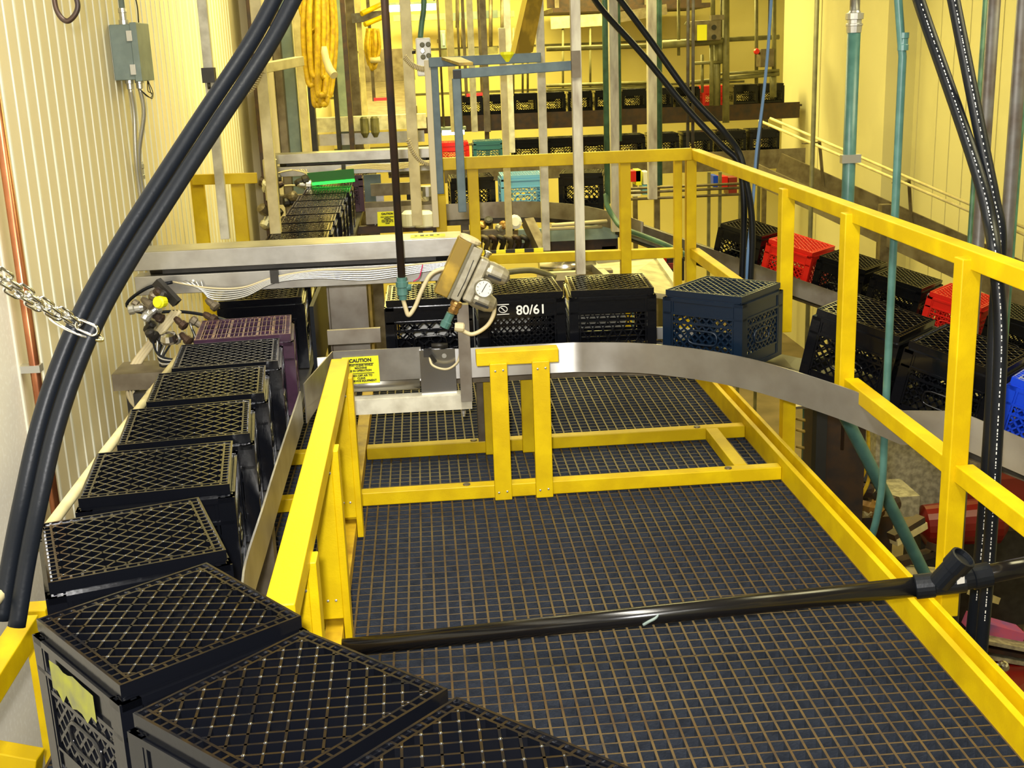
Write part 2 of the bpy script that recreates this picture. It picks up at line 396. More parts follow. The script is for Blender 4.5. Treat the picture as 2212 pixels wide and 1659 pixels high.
# loose yellow rails outside the crate bend, lower left
r = thing('guard_rail', 'yellow rail at the lower left outside the crate bend', 'guard rail', (-1.04, 2.6, .2))
pa = PX(60, 1352, -1.04); pb = PX(-80, 1570, -1.04)
ybar('rail', pa, pb+(pb-pa)*.3, r, wd=.06, h=.06)
q = MB(); pc = PX(20, 1640, -1.06); q.bar(pc+V(-.25, .02, .06), pc+V(.07, -.005, -.018), .055, .06); q.build('lower_rail', M['yellow'], r, bevel=.003)
q = MB(); q.box((-1.07, 2.88, FZ), (-1.01, 2.94, .25)); q.build('post', M['yellow'], r, bevel=.003)
# ---------------------------------------------------------------- milk crates (standing upside down, open mesh bottom upward)
CW = .33; CH = .28
def clipline(px, py, dx, dy, x0, x1, y0, y1):
    t0, t1 = -9, 9
    for p, d, lo, hi in ((px, dx, x0, x1), (py, dy, y0, y1)):
        if abs(d) < 1e-9:
            if p < lo or p > hi: return None
            continue
        a, b_ = (lo-p)/d, (hi-p)/d
        if a > b_: a, b_ = b_, a
        t0 = max(t0, a); t1 = min(t1, b_)
    return (t0, t1) if t1-t0 > .004 else None
def lattice(mb, x0, x1, y0, y1, sp, wd, dp, to3, angs=(45, -45), off=0):
    """bars clipped to a rectangle; to3 maps the flat frame into space"""
    for a in angs:
        a = math.radians(a); dx, dy = math.cos(a), math.sin(a); nx, ny = -dy, dx
        cx, cy = (x0+x1)/2, (y0+y1)/2; R = math.hypot(x1-x0, y1-y0)/2; n = int(R/sp)+1
        for i in range(-n, n+1):
            px, py = cx+nx*(i*sp+off), cy+ny*(i*sp+off)
            c = clipline(px, py, dx, dy, x0, x1, y0, y1)
            if not c: continue
            p = to3(px+dx*c[0], py+dy*c[0]); q = to3(px+dx*c[1], py+dy*c[1]); nn = to3(0, 0, 1)-to3(0, 0, 0)
            mb.bar(p, q, wd, dp, nn)
def crate_body(win='diamond', fine=.022):
    b = MB(); h = CW/2; t = .006
    foot = .252
    b.box((-h, -h, 0), (h, -h+.012, .016)); b.box((-h, h-.012, 0), (h, h, .016)); b.box((-h, -h+.012, 0), (-h+.012, h-.012, .016)); b.box((h-.012, -h+.012, 0), (h, h-.012, .016))
    for sx in (-1, 1):
        for sy in (-1, 1):
            b.box((sx*h, sy*h, .016), (sx*(h-.035), sy*(h-.009), foot)); b.box((sx*h, sy*(h-.009), .016), (sx*(h-.009), sy*(h-.035), foot))
            b.cyl((sx*(h-.012), sy*(h-.012), .016), (sx*(h-.012), sy*(h-.012), foot), .011, 8)
    g = h-.010
    for k in range(4):
        R = Matrix.Rotation(k*PI/2, 3, 'Z')
        def T(x, z, n=0, R=R): return R @ Vector((x, -h+.004-n, z))
        def bx(x0, x1, z0, z1, d0, d1):
            vs = [T(x, z, -d) for x in (x0, x1) for z in (z0, z1) for d in (d0, d1)]
            b.add(vs, [(0, 1, 3, 2), (4, 6, 7, 5), (0, 4, 5, 1), (2, 3, 7, 6), (0, 2, 6, 4), (1, 5, 7, 3)])
        bx(-h+.03, h-.03, .194, foot, 0, t)            # plain band carrying the print
        bx(-h+.03, h-.03, .016, .058, 0, t)
        bx(-h+.004, h-.004, .190, .198, -.004, 0); bx(-h+.004, h-.004, foot-.012, foot, -.004, 0); bx(-h+.004, h-.004, .054, .060, -.003, 0); bx(-h+.035, h-.035, .158, .166, -.002, .004)
        for x in (-.125, .125): bx(x-.003, x+.003, .016, foot-.01, -.003, 0)
        for x in (-.147, .147): bx(x-.002, x+.002, .016, foot-.01, -.003, 0)
        w0, w1, z0, z1 = -h+.045, h-.045, .058, .194
        f3 = lambda x, y, n=0, T=T: T(x, y, n-.003)
        if win == 'diamond':
            bw = .0045+.0012*(fine/.022)
            if k == 2:                                     # open hand hole
                lattice(b, w0, -.062, z0, z1, fine, bw, .006, f3); lattice(b, .062, w1, z0, z1, fine, bw, .006, f3); bx(-.062, .062, .150, z1, 0, t)
            else: lattice(b, w0, w1, z0, z1, fine, bw, .006, f3)
        elif win == 'hex':
            for z in (.076, .098, .120, .142, .180): bx(w0, w1, z-.0022, z+.0022, 0, .006)
            if k != 2: lattice(b, w0, w1, z0, z1, .034, .005, .005, f3, angs=(62, -62))
        else:
            for z in (.08, .108, .136, .164): bx(w0, w1, z-.0022, z+.0022, 0, .006)
            for i in range(-6, 7): bx(i*.021-.002, i*.021+.002, z0, z1, 0, .006)
        if win != 'hex' and not (win == 'diamond' and fine < .018):                               # handle surround
            pts = [T(math.copysign(abs(math.cos(a))**.5, math.cos(a))*.060, .112+math.copysign(abs(math.sin(a))**.6, math.sin(a))*.026, 0) for a in [2*PI*i/20 for i in range(20)]]
            b.tube(pts, .0045, 6, closed=True)
        bx(-g+.004, g-.004, foot, CH-.004, -.008+.008+.006, .012)   # the inset foot
    return b
def crate_grid(kind='diamond', sp=.0262):
    """the mesh floor of the crate, with its ladder border"""
    b = MB(); g = CW/2-.008; z = CH
    def fr(r, wd, z0, z1):
        b.box((-r, -r, z0), (r, -r+wd, z1)); b.box((-r, r-wd, z0), (r, r, z1)); b.box((-r, -r+wd, z0), (-r+wd, r-wd, z1)); b.box((r-wd, -r+wd, z0), (r, r-wd, z1))
    b.cur = 1; fr(g, .0045, z-.022, z); b.cur = 0; fr(g-.0170, .0042, z-.018, z-.001)
    n = 15
    for k in range(4):
        R = Matrix.Rotation(k*PI/2, 3, 'Z')
        for i in range(n):
            x = -g+.02+(2*g-.04)*i/(n-1)
            b.bar(R @ Vector((x, -g+.004, z-.007)), R @ Vector((x, -g+.0175, z-.007)), .0045, .011)
    q = g-.0205
    f3 = lambda x, y, n=0: Vector((x, y, z-.008+n))
    if kind == 'diamond':
        R_ = math.sqrt(.5); rr = random.Random(4); m_ = int(2*q/sp)+2; b.cur = 2
        for i in range(-m_, m_+1):
            for j in range(-m_, m_+1):
                x_, y_ = (i-j)*sp*R_, (i+j)*sp*R_
                if abs(x_) < q-.004 and abs(y_) < q-.004 and rr.random() < .8:
                    rd = rr.uniform(.0022, .0036); b.smooth = True
                    b.lathe((x_, y_, z-.0012), (0, 0, 1), [(0, rd), (.0009, rd*.85), (.0016, rd*.5), (.0019, rd*.08)], 7); b.smooth = False
        b.cur = 0
        lattice(b, -q, q, -q, q, sp, .0040, .0145, f3)
    elif kind == 'slant':
        lattice(b, -q, q, -q, q, .021, .0040, .013, f3, angs=(45,)); lattice(b, -q, q, -q, q, .040, .0034, .010, f3, angs=(-45,))
    else:
        lattice(b, -q, q, -q, q, .0145, .0030, .012, f3, angs=(90,)); lattice(b, -q, q, -q, q, .048, .0062, .014, f3, angs=(90,)); lattice(b, -q, q, -q, q, .082, .006, .014, f3, angs=(0,))
    return b
MESH = {}
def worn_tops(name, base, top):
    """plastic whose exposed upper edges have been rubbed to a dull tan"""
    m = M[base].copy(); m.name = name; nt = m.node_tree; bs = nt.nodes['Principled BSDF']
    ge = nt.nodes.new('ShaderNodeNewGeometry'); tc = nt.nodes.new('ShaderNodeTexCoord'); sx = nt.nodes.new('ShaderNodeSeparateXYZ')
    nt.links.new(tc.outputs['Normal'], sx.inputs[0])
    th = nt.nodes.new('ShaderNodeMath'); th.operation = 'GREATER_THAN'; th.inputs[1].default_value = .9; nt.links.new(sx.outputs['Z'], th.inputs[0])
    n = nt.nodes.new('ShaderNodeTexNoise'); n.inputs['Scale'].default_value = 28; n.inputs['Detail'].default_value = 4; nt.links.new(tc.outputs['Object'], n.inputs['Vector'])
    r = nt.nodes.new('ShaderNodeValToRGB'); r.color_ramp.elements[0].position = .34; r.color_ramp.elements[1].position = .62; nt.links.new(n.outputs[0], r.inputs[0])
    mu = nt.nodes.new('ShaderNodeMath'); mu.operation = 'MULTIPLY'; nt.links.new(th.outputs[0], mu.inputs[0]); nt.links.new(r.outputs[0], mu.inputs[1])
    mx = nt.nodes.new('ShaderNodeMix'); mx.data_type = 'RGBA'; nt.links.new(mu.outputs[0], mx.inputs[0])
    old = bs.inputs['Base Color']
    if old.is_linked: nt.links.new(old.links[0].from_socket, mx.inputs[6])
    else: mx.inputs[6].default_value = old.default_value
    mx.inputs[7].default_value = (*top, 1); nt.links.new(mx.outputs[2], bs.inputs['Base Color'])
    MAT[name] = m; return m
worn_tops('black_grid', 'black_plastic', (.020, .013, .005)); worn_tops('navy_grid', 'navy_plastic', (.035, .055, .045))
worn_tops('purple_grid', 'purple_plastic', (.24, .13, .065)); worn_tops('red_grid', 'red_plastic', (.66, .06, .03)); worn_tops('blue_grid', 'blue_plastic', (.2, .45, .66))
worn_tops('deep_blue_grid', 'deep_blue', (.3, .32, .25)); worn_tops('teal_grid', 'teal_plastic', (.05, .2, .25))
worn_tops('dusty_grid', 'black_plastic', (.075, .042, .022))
COL = {'dusty': ('black_plastic', 'dusty_grid'), 'black': ('black_plastic', 'black_grid'), 'navy': ('navy_plastic', 'navy_grid'), 'purple': ('purple_plastic', 'purple_grid'), 'red': ('red_plastic', 'red_grid'),
       'blue': ('blue_plastic', 'blue_grid'), 'deep': ('deep_blue', 'deep_blue_grid'), 'teal': ('teal_plastic', 'teal_grid')}
PROTO = {}
def crate(label, loc, yaw=0, col='black', win='diamond', fine=.022, grid='diamond', tilt=0, group=None, sp=.0262):
    """loc = centre of the foot on the belt; yaw in degrees; tilt = slope along local +y"""
    rot = Matrix.Rotation(math.radians(yaw), 4, 'Z') @ Matrix.Rotation(math.atan(tilt), 4, 'X')
    key = (col, win, fine, grid, sp)
    r = thing('milk_crate', label, 'milk crate', loc, rot, group)
    if key not in PROTO:
        bm = MESH.get(('b', win, fine)) or MESH.setdefault(('b', win, fine), crate_body(win, fine))
        gm = MESH.get(('g', grid, sp)) or MESH.setdefault(('g', grid, sp), crate_grid(grid, sp))
        bm.world = False; gm.world = False
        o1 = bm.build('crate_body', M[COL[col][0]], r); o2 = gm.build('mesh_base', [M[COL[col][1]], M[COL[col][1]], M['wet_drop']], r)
        PROTO[key] = (o1, o2)
    else:
        for o in PROTO[key]:
            c = o.copy(); C.objects.link(c); c.parent = r; c.matrix_parent_inverse = Matrix()
    return r
def crate_print(r, lines, size, x=0, z=.198, leading=1.2, bold=.0, name='print'):
    """lettering on the near side, upside down like the crate"""
    me = text_mesh(lines, size, leading, bold); me.materials.clear(); me.materials.append(M['print_white'])
    o = bpy.data.objects.new(name, me); C.objects.link(o); o.parent = r
    o.matrix_basis = frame_m((x, -CW/2-.0005, z), (-1, 0, 0), (0, 0, -1)); return o
TOP = .69; BZ = TOP-CH
LG = 'crates on the left conveyor'
# left row, from the bend by the camera to the far end
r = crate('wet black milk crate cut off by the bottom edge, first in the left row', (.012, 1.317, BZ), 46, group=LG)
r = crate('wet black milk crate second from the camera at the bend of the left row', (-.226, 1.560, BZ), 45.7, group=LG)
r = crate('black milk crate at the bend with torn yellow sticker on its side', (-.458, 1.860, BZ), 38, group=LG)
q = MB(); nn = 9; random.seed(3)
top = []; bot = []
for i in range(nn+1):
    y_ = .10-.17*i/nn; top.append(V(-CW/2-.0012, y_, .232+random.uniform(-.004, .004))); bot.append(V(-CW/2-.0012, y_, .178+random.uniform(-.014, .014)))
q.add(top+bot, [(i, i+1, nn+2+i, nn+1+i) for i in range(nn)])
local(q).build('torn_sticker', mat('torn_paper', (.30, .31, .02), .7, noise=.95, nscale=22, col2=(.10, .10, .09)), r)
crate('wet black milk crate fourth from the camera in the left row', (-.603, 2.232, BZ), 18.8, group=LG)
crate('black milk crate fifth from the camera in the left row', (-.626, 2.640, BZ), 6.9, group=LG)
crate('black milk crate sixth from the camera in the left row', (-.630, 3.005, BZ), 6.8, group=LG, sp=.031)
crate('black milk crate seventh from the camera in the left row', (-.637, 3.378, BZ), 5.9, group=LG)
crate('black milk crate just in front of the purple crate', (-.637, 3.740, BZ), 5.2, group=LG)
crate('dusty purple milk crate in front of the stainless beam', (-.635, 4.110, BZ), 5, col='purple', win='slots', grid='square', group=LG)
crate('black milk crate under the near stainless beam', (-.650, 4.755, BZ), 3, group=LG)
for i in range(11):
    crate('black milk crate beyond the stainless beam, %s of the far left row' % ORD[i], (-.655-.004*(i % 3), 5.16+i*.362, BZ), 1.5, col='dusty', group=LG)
# rear crossing row and its bend to the right
DY = 4.45
G1 = 'crates on the middle diverter conveyor'
crate('glossy black crate with wide diamond mesh at the left end of the rear row', (-.003, 4.600, BZ), 0, fine=.033, group=G1)
r = crate('glossy black crate printed 19/08 upside down', (.345, 4.612, BZ), 1, fine=.0165, group=G1)
crate_print(r, ['19/08'], .050, x=.034, z=.220, bold=.0007)
q = MB(); q.tube([V(-.072+.016*math.cos(a), -CW/2-.001, .224+.012*math.sin(a)) for a in [2*PI*i/20 for i in range(20)]], .0018, 5, closed=True)
q.box((-.095, -CW/2-.0012, .241), (-.049, -CW/2-.0004, .244)); q.box((-.095, -CW/2-.0012, .204), (-.049, -CW/2-.0004, .207))
q.tube([V(-.080, -CW/2-.001, .230), V(-.074, -CW/2-.001, .227), V(-.070, -CW/2-.001, .221), V(-.064, -CW/2-.001, .218)], .0020, 5)
local(q).build('printed_emblem', M['print_white'], r)
crate('glossy black crate with hexagon mesh sides in the rear row', (.700, 4.603, BZ), -3, win='hex', group=G1)
r = crate('navy blue crate turning at the corner of the rear conveyor', (1.105, 4.400, BZ), 48, col='navy', grid='slant', group=G1)
q = MB(); q.box((CW/2+.001, -.06, .17), (CW/2+.002, .05, .245)); local(q).build('old_label', M['brown_steel'], r)
dn = V(.704, -.704, 0)
r1 = V(1.547, 4.153, .344)
crate('black crate just past the corner, behind the cut-off rail post', r1, 45.5, tilt=.22, group=G1)
crate('black crate second down the near right-hand incline', r1+dn*.345+V(0, 0, -.075), 44.5, tilt=.22, group=G1)
crate('bright blue crate at the right edge on the near incline', r1+dn*.690+V(0, 0, -.150), 45, col='deep', tilt=.22, group=G1)
# second diverter, further back
G2 = 'crates on the second diverter conveyor'
crate('black crate left of the light blue crate on the second cross conveyor', (.36, 4.60+DY, BZ), 2, group=G2)
crate('light blue crate on the second cross conveyor', (.735, 4.60+DY, BZ), 0, col='blue', fine=.03, group=G2)
crate('black crate right of the light blue crate on the second cross conveyor', (1.19, 4.56+DY, BZ), -12, fine=.028, group=G2)
d2 = V(1.11, 4.42+DY, 0)
def inc2(k):
    s = k*.358; return d2+dn*s+V(0, 0, BZ-(.03+.22*(s-.25)))
specs = [(4, 'black', 'black crate printed 26/04 upside down on the far incline'), (5, 'red', 'red crate next to the 26/04 crate on the far incline'),
         (6, 'black', 'black crate between the two red crates, behind the cut post'), (7, 'black', 'black crate with white lettering just left of the near red crate'),
         (8, 'red', 'red crate lower on the far incline, left of the tall post'), (9, 'black', 'black crate lowest on the far incline, by the right edge')]
for k, c_, lb in specs:
    r = crate(lb, inc2(k), 45, col=c_, tilt=.22, group=G2)
    if k == 4: crate_print(r, ['26/04'], .050, z=.220, bold=.0007)
    if k == 5: crate_print(r, ['98/04'], .045, x=.01, z=.222, bold=.0006)
    if k == 7: crate_print(r, ['3ZUB'], .050, z=.220, bold=.0007)
# third diverter and the high conveyor against the far wall
G3 = 'crates on the third cross conveyor'
cols = ['red', 'teal']+['black']*8
for i, c_ in enumerate(cols):
    x = .36+.372*i if i < 2 else .42+.372*i
    nm = {'red': 'red crate on the third cross conveyor', 'teal': 'dull teal crate on the third cross conveyor'}.get(c_) or 'black crate on the third cross conveyor, %s right of the teal crate' % ORD[i-2]
    crate(nm, (x, 13.40, .64-CH), 0, col=c_, group=G3)
G4 = 'crates on the high conveyor by the far wall'
for i in range(12):
    x = .70+.362*i; c_ = 'red' if i == 9 else 'black'
    if i >= 10: x += .06
    crate('red crate on the high far conveyor' if c_ == 'red' else 'black crate on the high far conveyor, %s from the left' % ORD[i], (x, 16.5, 1.02-CH), 0, col=c_, group=G4)
for i in range(3):
    crate('%s crate on the feed conveyor far down the left wall, %s' % (('purple', 'black', 'black')[i], ('nearest', 'middle', 'farthest')[i]), (-.62, 9.62+i*.37, BZ-.0), 0, col=('purple', 'black', 'black')[i], group='crates far down the left wall')

# ---------------------------------------------------------------- conveyors
def bend(pts, n=6): return curve(pts, n)
def conveyor(label, path, zb, inner=None, outer=None, legs=(), wl=.185, wr=.185, bmat='dark_steel', smat='stainless', hin=(-.02, .095), hout=(-.02, .06), segs=True, name='conveyor'):
    r = thing(name, label, 'conveyor', path[0])
    q = MB(); q.slab(path, wl-.01, wr-.01, (-.030, -.004)); q.build('belt', M[bmat], r)
    q = MB(); q.slab(path, wl-.10, wr-.10, (-.075, -.030)); q.build('frame', M['dirty_steel'], r)
    if inner: q = MB(); q.ribbon(inner, hin, .005); q.build('guide_band', M[smat], r)
    if outer: q = MB(); q.ribbon(outer, hout, .005); q.build('outer_guide', M[smat], r)
    for x, yy, z0, z1 in legs:
        q = MB(); q.box((x-.03, yy-.03, z0), (x+.03, yy+.03, z1)); q.build('leg', M['dirty_steel'], r)
    return r
def off(path, d):
    out = []
    N = len(path)
    for i, p in enumerate(path):
        t = path[min(i+1, N-1)]-path[max(i-1, 0)]; t.z = 0; t.normalize(); out.append(p+Vector((-t.y, t.x, 0))*d)
    return out
main = [V(-.65, 13.0, BZ), V(-.65, 11, BZ), V(-.65, 8, BZ), V(-.645, 5, BZ)]+bend([V(-.637, 3.9, BZ), V(-.632, 2.9, BZ), V(-.61, 2.3, BZ), V(-.455, 1.86, BZ), V(-.225, 1.56, BZ), V(.02, 1.30, BZ), V(.35, 1.02, BZ)], 8)
# travel is towards the camera, so the deck side lies to the left of the path
inner = [p for p in off(main, .195) if 1.0 < p.y < 4.30]
conveyor('long left conveyor carrying the crate row towards the camera and round the bend', main, BZ, inner=inner,
         legs=[(-.5, 3.2, .055, BZ-.07), (-.8, 3.2, -.24, BZ-.07), (-.5, 7.5, FZ, BZ-.07), (-.8, 7.5, FZ, BZ-.07), (-.65, 11, FZ, BZ-.07)], hin=(-.012, .098))
def branch(dy, label, xe, ze, smat, crossx=1.15, legs=()):
    e = (xe-1.11)
    a = bend([V(-.36, 4.60+dy, BZ), V(.2, 4.605+dy, BZ), V(.62, 4.60+dy, BZ), V(.90, 4.545+dy, BZ), V(1.12, 4.41+dy, BZ-.004), V(1.36, 4.20+dy, BZ-.045)], 7)
    path = a+[V(1.59, 3.97+dy, BZ-.095), V(xe, 4.42+dy-e*1.0-.0, ze)] if not ze is None else a
    return path
def right_of(path, d): return off(path, -d)
# middle diverter
path = branch(0, '', 2.7, BZ-.095-.22*1.57, 'stainless')
path = [p.copy() for p in path]
path[-2] = r1.copy(); path[-1] = r1+dn*1.7+V(0, 0, -.37)
path[-3] = V(1.36, 4.31, BZ-.035); path[-4] = V(1.32, 4.335, BZ-.03); path[-5] = V(1.27, 4.37, BZ-.022)
path[-6] = V(1.22, 4.40, BZ-.014)
inner = [V(-.42, 4.34, BZ), V(-.10, 4.36, BZ), V(.2, 4.365, BZ), V(.40, 4.368, BZ)]+bend([V(.53, 4.365, BZ), V(.80, 4.28, BZ), V(1.085, 4.07, BZ-.012), V(1.33, 3.79, BZ-.05), V(1.495, 3.61, BZ-.10)], 8)+[V(1.62, 3.48, BZ-.07), V(2.4, 2.70, BZ-.36)]
outer = [V(-.05, 4.80, BZ), V(.75, 4.80, BZ), V(.95, 4.76, BZ), V(1.15, 4.66, BZ)]
conveyor('near diverter conveyor with curved stainless guide band across the deck', path, BZ, inner=inner, outer=outer, hin=(-.012, .102), hout=(.0, .05), smat='brushed',
         legs=[(.2, 4.66+.02, .052, BZ-.07), (2.65, 3.05, FZ, -.06)])
q = MB(); q.ribbon([V(-.12, 4.815, BZ), V(.45, 4.815, BZ), V(.80, 4.81, BZ)], (-.01, .17), .008); q.build('white_guide', M['white_plastic'], bpy.data.objects['conveyor.001'])
# second and third diverters
p2 = [V(p.x, p.y+DY, p.z) for p in path[:-2]]+[V(1.62, 3.98+DY, BZ-.14), inc2(9.6)]
p2[-2] = d2+dn*.72+V(0, 0, BZ-.03-.22*.47)
p2[-3] = d2+dn*.36+V(0, 0, BZ-.05); p2[-4] = d2+dn*.28+V(0, 0, BZ-.035); p2[-5] = d2+dn*.20+V(0, 0, BZ-.02); p2[-6] = d2+dn*.12+V(0, 0, BZ-.01)
i2 = [V(p.x, p.y+DY, p.z) for p in inner[:-3]]+[d2+dn*.6+V(-.145, -.145, BZ-.10), inc2(9.6)+V(-.145, -.145, 0)]
conveyor('second diverter conveyor with curved beige guide band behind the rear rail', p2, BZ, inner=i2, hin=(-.012, .105), smat='stainless_dull',
         legs=[(.3, 4.62+DY, FZ, BZ-.07), (1.0, 4.5+DY, FZ, BZ-.07), (2.6, 7.45, FZ, .1)])
d3 = V(1.3, 13.3, 0)
p3 = [V(-.36, 13.4, .36), V(1.0, 13.4, .36), V(4.2, 13.4, .36)]
conveyor('third cross conveyor far behind the guard rail', p3, .36, inner=[V(-.1, 13.15, .36), V(4.2, 13.15, .36)], hin=(-.14, .07), smat='dirty_steel', bmat='dark_steel', legs=[(.6, 13.4, FZ, .2), (2.6, 13.4, FZ, .2)])
r = thing('conveyor', 'empty brown trough conveyor sloping down in front of the right wall', 'conveyor', (3.9, 10.7, .2))
ta = P(1625, 372, 11.8); tb = P(2262, 668, 9.6)
dd = (tb-ta).normalized(); sd = dd.cross(V(0, 0, 1)).normalized()
q = MB(); q.bar(ta, tb, .02, .20); q.build('side_plate', M['stainless_dull'], r)
q = MB(); q.bar(ta-sd*.48+V(0, 0, .05), tb-sd*.48+V(0, 0, .05), .02, .20); q.build('side_plate', M['dirty_steel'], r)
q = MB(); q.bar(ta-sd*.24-V(0, 0, .06), tb-sd*.24-V(0, 0, .06), .46, .03); q.build('belt', M['dirty_steel'], r)
q = MB(); q.box((ta.x+.9, ta.y-1.1, FZ), (ta.x+1.0, ta.y-1.0, .1)); q.build('leg', M['dirty_steel'], r)
for k in (-.40, -.62):
    q = MB(); a = ta-sd*.30+V(0, 0, .50+.04*(k+.4)); q.cyl(a+sd*(k+.40)*-.9, tb-sd*.30+V(0, 0, .50)+sd*(k+.40)*-.9, .014, 8); q.build('guide_rod', M['cream_paint'], r)
for f in (.18, .50, .80):
    a = ta.lerp(tb, f)-sd*.30
    q = MB(); q.bar(a+V(0, 0, .03)-sd*.15, a+V(0, 0, .47)-sd*.05, .03, .012); q.bar(a+V(0, 0, .46)-sd*.05, a+V(0, 0, .47)+sd*.25, .03, .012); q.build('rod_bracket', M['dirty_steel'], r)
p4 = [V(-.1, 16.5, 1.02-CH), V(2, 16.5, 1.02-CH), V(5.15, 16.5, 1.02-CH)]
conveyor('high conveyor with a brown side plate along the far wall', p4, .74, inner=[V(-.1, 16.27, .74), V(5.1, 16.27, .74)], hin=(-.18, .03), smat='brown_steel', legs=[(.9, 16.5, FZ, .6), (2.9, 16.5, FZ, .6), (4.7, 16.5, FZ, .6)])
# ---------------------------------------------------------------- stainless pusher beams over the left conveyor
def pusher(y, label, dark=False):
    r = thing('pusher_beam', label, 'machine beam', (-.45, y, .85))
    x0, x1 = -1.07, .135
    q = MB(); q.box((x0, y, .845), (x1, y+.004, .912)); q.box((x0, y+.004, .908), (x1, y+.17, .912)); q.box((x0, y+.166, .845), (x1, y+.17, .908)); q.box((x1-.004, y+.004, .845), (x1, y+.166, .908))
    q.build('cover', M['stainless'], r, bevel=.002)
    q = MB(); q.box((x0, y+.01, .752), (x1-.03, y+.016, .822)); q.box((x0, y+.016, .816), (x1-.03, y+.10, .822)); q.build('lower_channel', M['stainless'], r, bevel=.002)
    q = MB(); q.cyl((x0+.05, y+.07, .835), (x1-.05, y+.07, .835), .018, 12); q.box((x0+.1, y+.03, .826), (x1-.1, y+.045, .842)); q.build('cylinder', M['dark_steel'], r)
    for x in (-.86, -.56, -.20, .02):
        q = MB(); q.lathe((x, y+.010, .795), (0, -1, 0), [(0, .009), (.004, .008), (.006, .003)], 10); q.build('bolt', M['galv'], r)
    # bundle of air lines tied under the cover
    for k in range(6):
        q = MB(); zz = .822-.004*k
        q.tube(curve([(-.93+.02*k, y-.004, .80), (-.80, y-.010, .772-.008*k), (-.68, y-.012, .768-.007*k), (-.56, y-.010, .800-.004*k), (-.40, y-.008, .818-.006*k), (-.22, y-.008, .812-.008*k), (-.02, y-.006, .822-.006*k), (.10, y-.004, .826-.004*k)], 6), .0035, 6)
        q.build('air_line', M['hose_cream' if dark or k == 0 else 'galv'], r)
    q = MB(); q.box((-.575, y-.018, .778), (-.545, y+.006, .826)); q.build('hose_tie', M['dark_steel'], r)
    for k in (0, 1):
        q = MB(); q.tube(curve([(-.93, y-.01, .80), (-1.02, y-.02, .785), (-1.10, y-.02, .73), (-1.05, y-.02, .695), (-.92, y-.01, .69), (-.80, y-.03, .67-.02*k), (-.70, y-.02, .63)], 6), .006, 6); 
        if k == 0: q.build('loop_hose', M['black_rubber' if not dark else 'hose_cream'], r)
    return r
r = pusher(4.45, 'near stainless beam with air lines across the left crate row')
q = MB(); q.box((-.055, 4.50, .9125), (.075, 4.56, .914)); q.build('yellow_sticker', M['sign_yellow'], r)
q = MB()
for i, x in enumerate((-.035, -.012, .006, .024, .048)): q.box((x-.007, 4.515, .9141), (x+.007, 4.548, .9146)) if i % 2 else q.box((x-.005, 4.522, .9141), (x+.005, 4.540, .9146))
q.build('sticker_symbols', M['ink'], r)
q = MB(); q.box((.085, 4.47, .845), (.125, 4.55, .76)); q.build('end_bracket', M['stainless_bright'], r)
pusher(8.90, 'far stainless beam with cream air lines across the left crate row', True)
r3 = thing('pusher_beam', 'white boxed beam over the feed conveyor far down the left wall', 'machine beam', (-.6, 13.3, .9))
q = MB(); q.box((-1.12, 13.3, .80), (.08, 13.5, .95)); q.build('cover', M['white_paint'], r3)
q = MB(); q.box((-1.10, 13.28, .66), (.05, 13.30, .78)); q.build('lower_channel', M['stainless'], r3)
for x in (-.58, -.47): q = MB(); q.lathe((x, 13.24, .95), (0, 0, -1), [(0, .03), (.02, .045), (.17, .045), (.22, .02)], 10); q.build('filter_bowl', M['olive_steel'], r3)
# valve cluster on the side of the near beam, and the shelf under it
r = thing('valve_cluster', 'tangle of air valves and fittings left of the purple crate', 'air valves', (-.98, 4.35, .70))
random.seed(11)
for i in range(22):
    a = V(-.98+random.uniform(-.06, .18), 4.33+random.uniform(-.02, .04), .66+random.uniform(-.06, .11)); d = V(random.uniform(-1, 1), random.uniform(-.4, .1), random.uniform(-.6, .6)).normalized()*.05
    q = MB(); q.lathe(a, d, [(0, .009), (.012, .013), (.03, .013), (.034, .018), (.05, .018), (.055, .008)], 10); q.build('fitting', M[('dark_steel', 'brown_steel', 'dirty_steel', 'galv')[i % 4]], r)
q = MB(); q.lathe((-.945, 4.31, .755), (-.3, -1, .1), [(0, .022), (.03, .022), (.035, .016), (.04, .016)], 14); q.build('yellow_cap', M['sign_yellow'], r)
q = MB(); q.bar((-.97, 4.36, .82), (-.90, 4.34, .74), .03, .03); q.build('valve_body', M['dark_steel'], r)
q = MB(); q.lathe((-.93, 4.28, .615), (0, -.3, 1), [(0, .03), (.01, .032), (.03, .026), (.035, .01)], 14); q.build('white_cap', M['stainless_bright'], r)
for k in range(5):
    q = MB(); q.tube(curve([(-1.0+.02*k, 4.32, .62), (-.97, 4.27, .57-.01*k), (-.90+.01*k, 4.26, .555), (-.84, 4.29, .60), (-.86, 4.32, .67)], 6), .004, 6); q.build('air_line', M[('black_rubber', 'galv')[k % 2]], r)
for k in range(3):
    q = MB(); q.tube(curve([(-.93+.012*k, 4.40, .70), (-1.02+.012*k, 4.38, .60), (-1.10+.012*k, 4.36, .50), (-1.11+.01*k, 4.34, .40), (-1.04, 4.30, .33)], 6), .008, 8); q.build('cream_hose', M['hose_cream'], r)
q = MB(); q.box((-1.13, 4.22, .505), (-.83, 4.40, .52)); q.box((-1.13, 4.215, .46), (-.83, 4.222, .52)); q.build('shelf', M['dirty_steel'], r)
q = MB(); q.box((-1.06, 4.20, .28), (-.99, 4.25, .45)); q.box((-.99, 4.20, .40), (-.86, 4.25, .44)); q.box((-.99, 4.20, .30), (-.90, 4.25, .34)); q.box((-1.12, 4.34, FZ), (-1.08, 4.38, .505)); q.build('bracket', M['dark_steel'], r)
r = thing('valve_cluster', 'small cluster of air fittings left of the far crate row below the far beam', 'air valves', (-1.05, 8.8, .6))
random.seed(21)
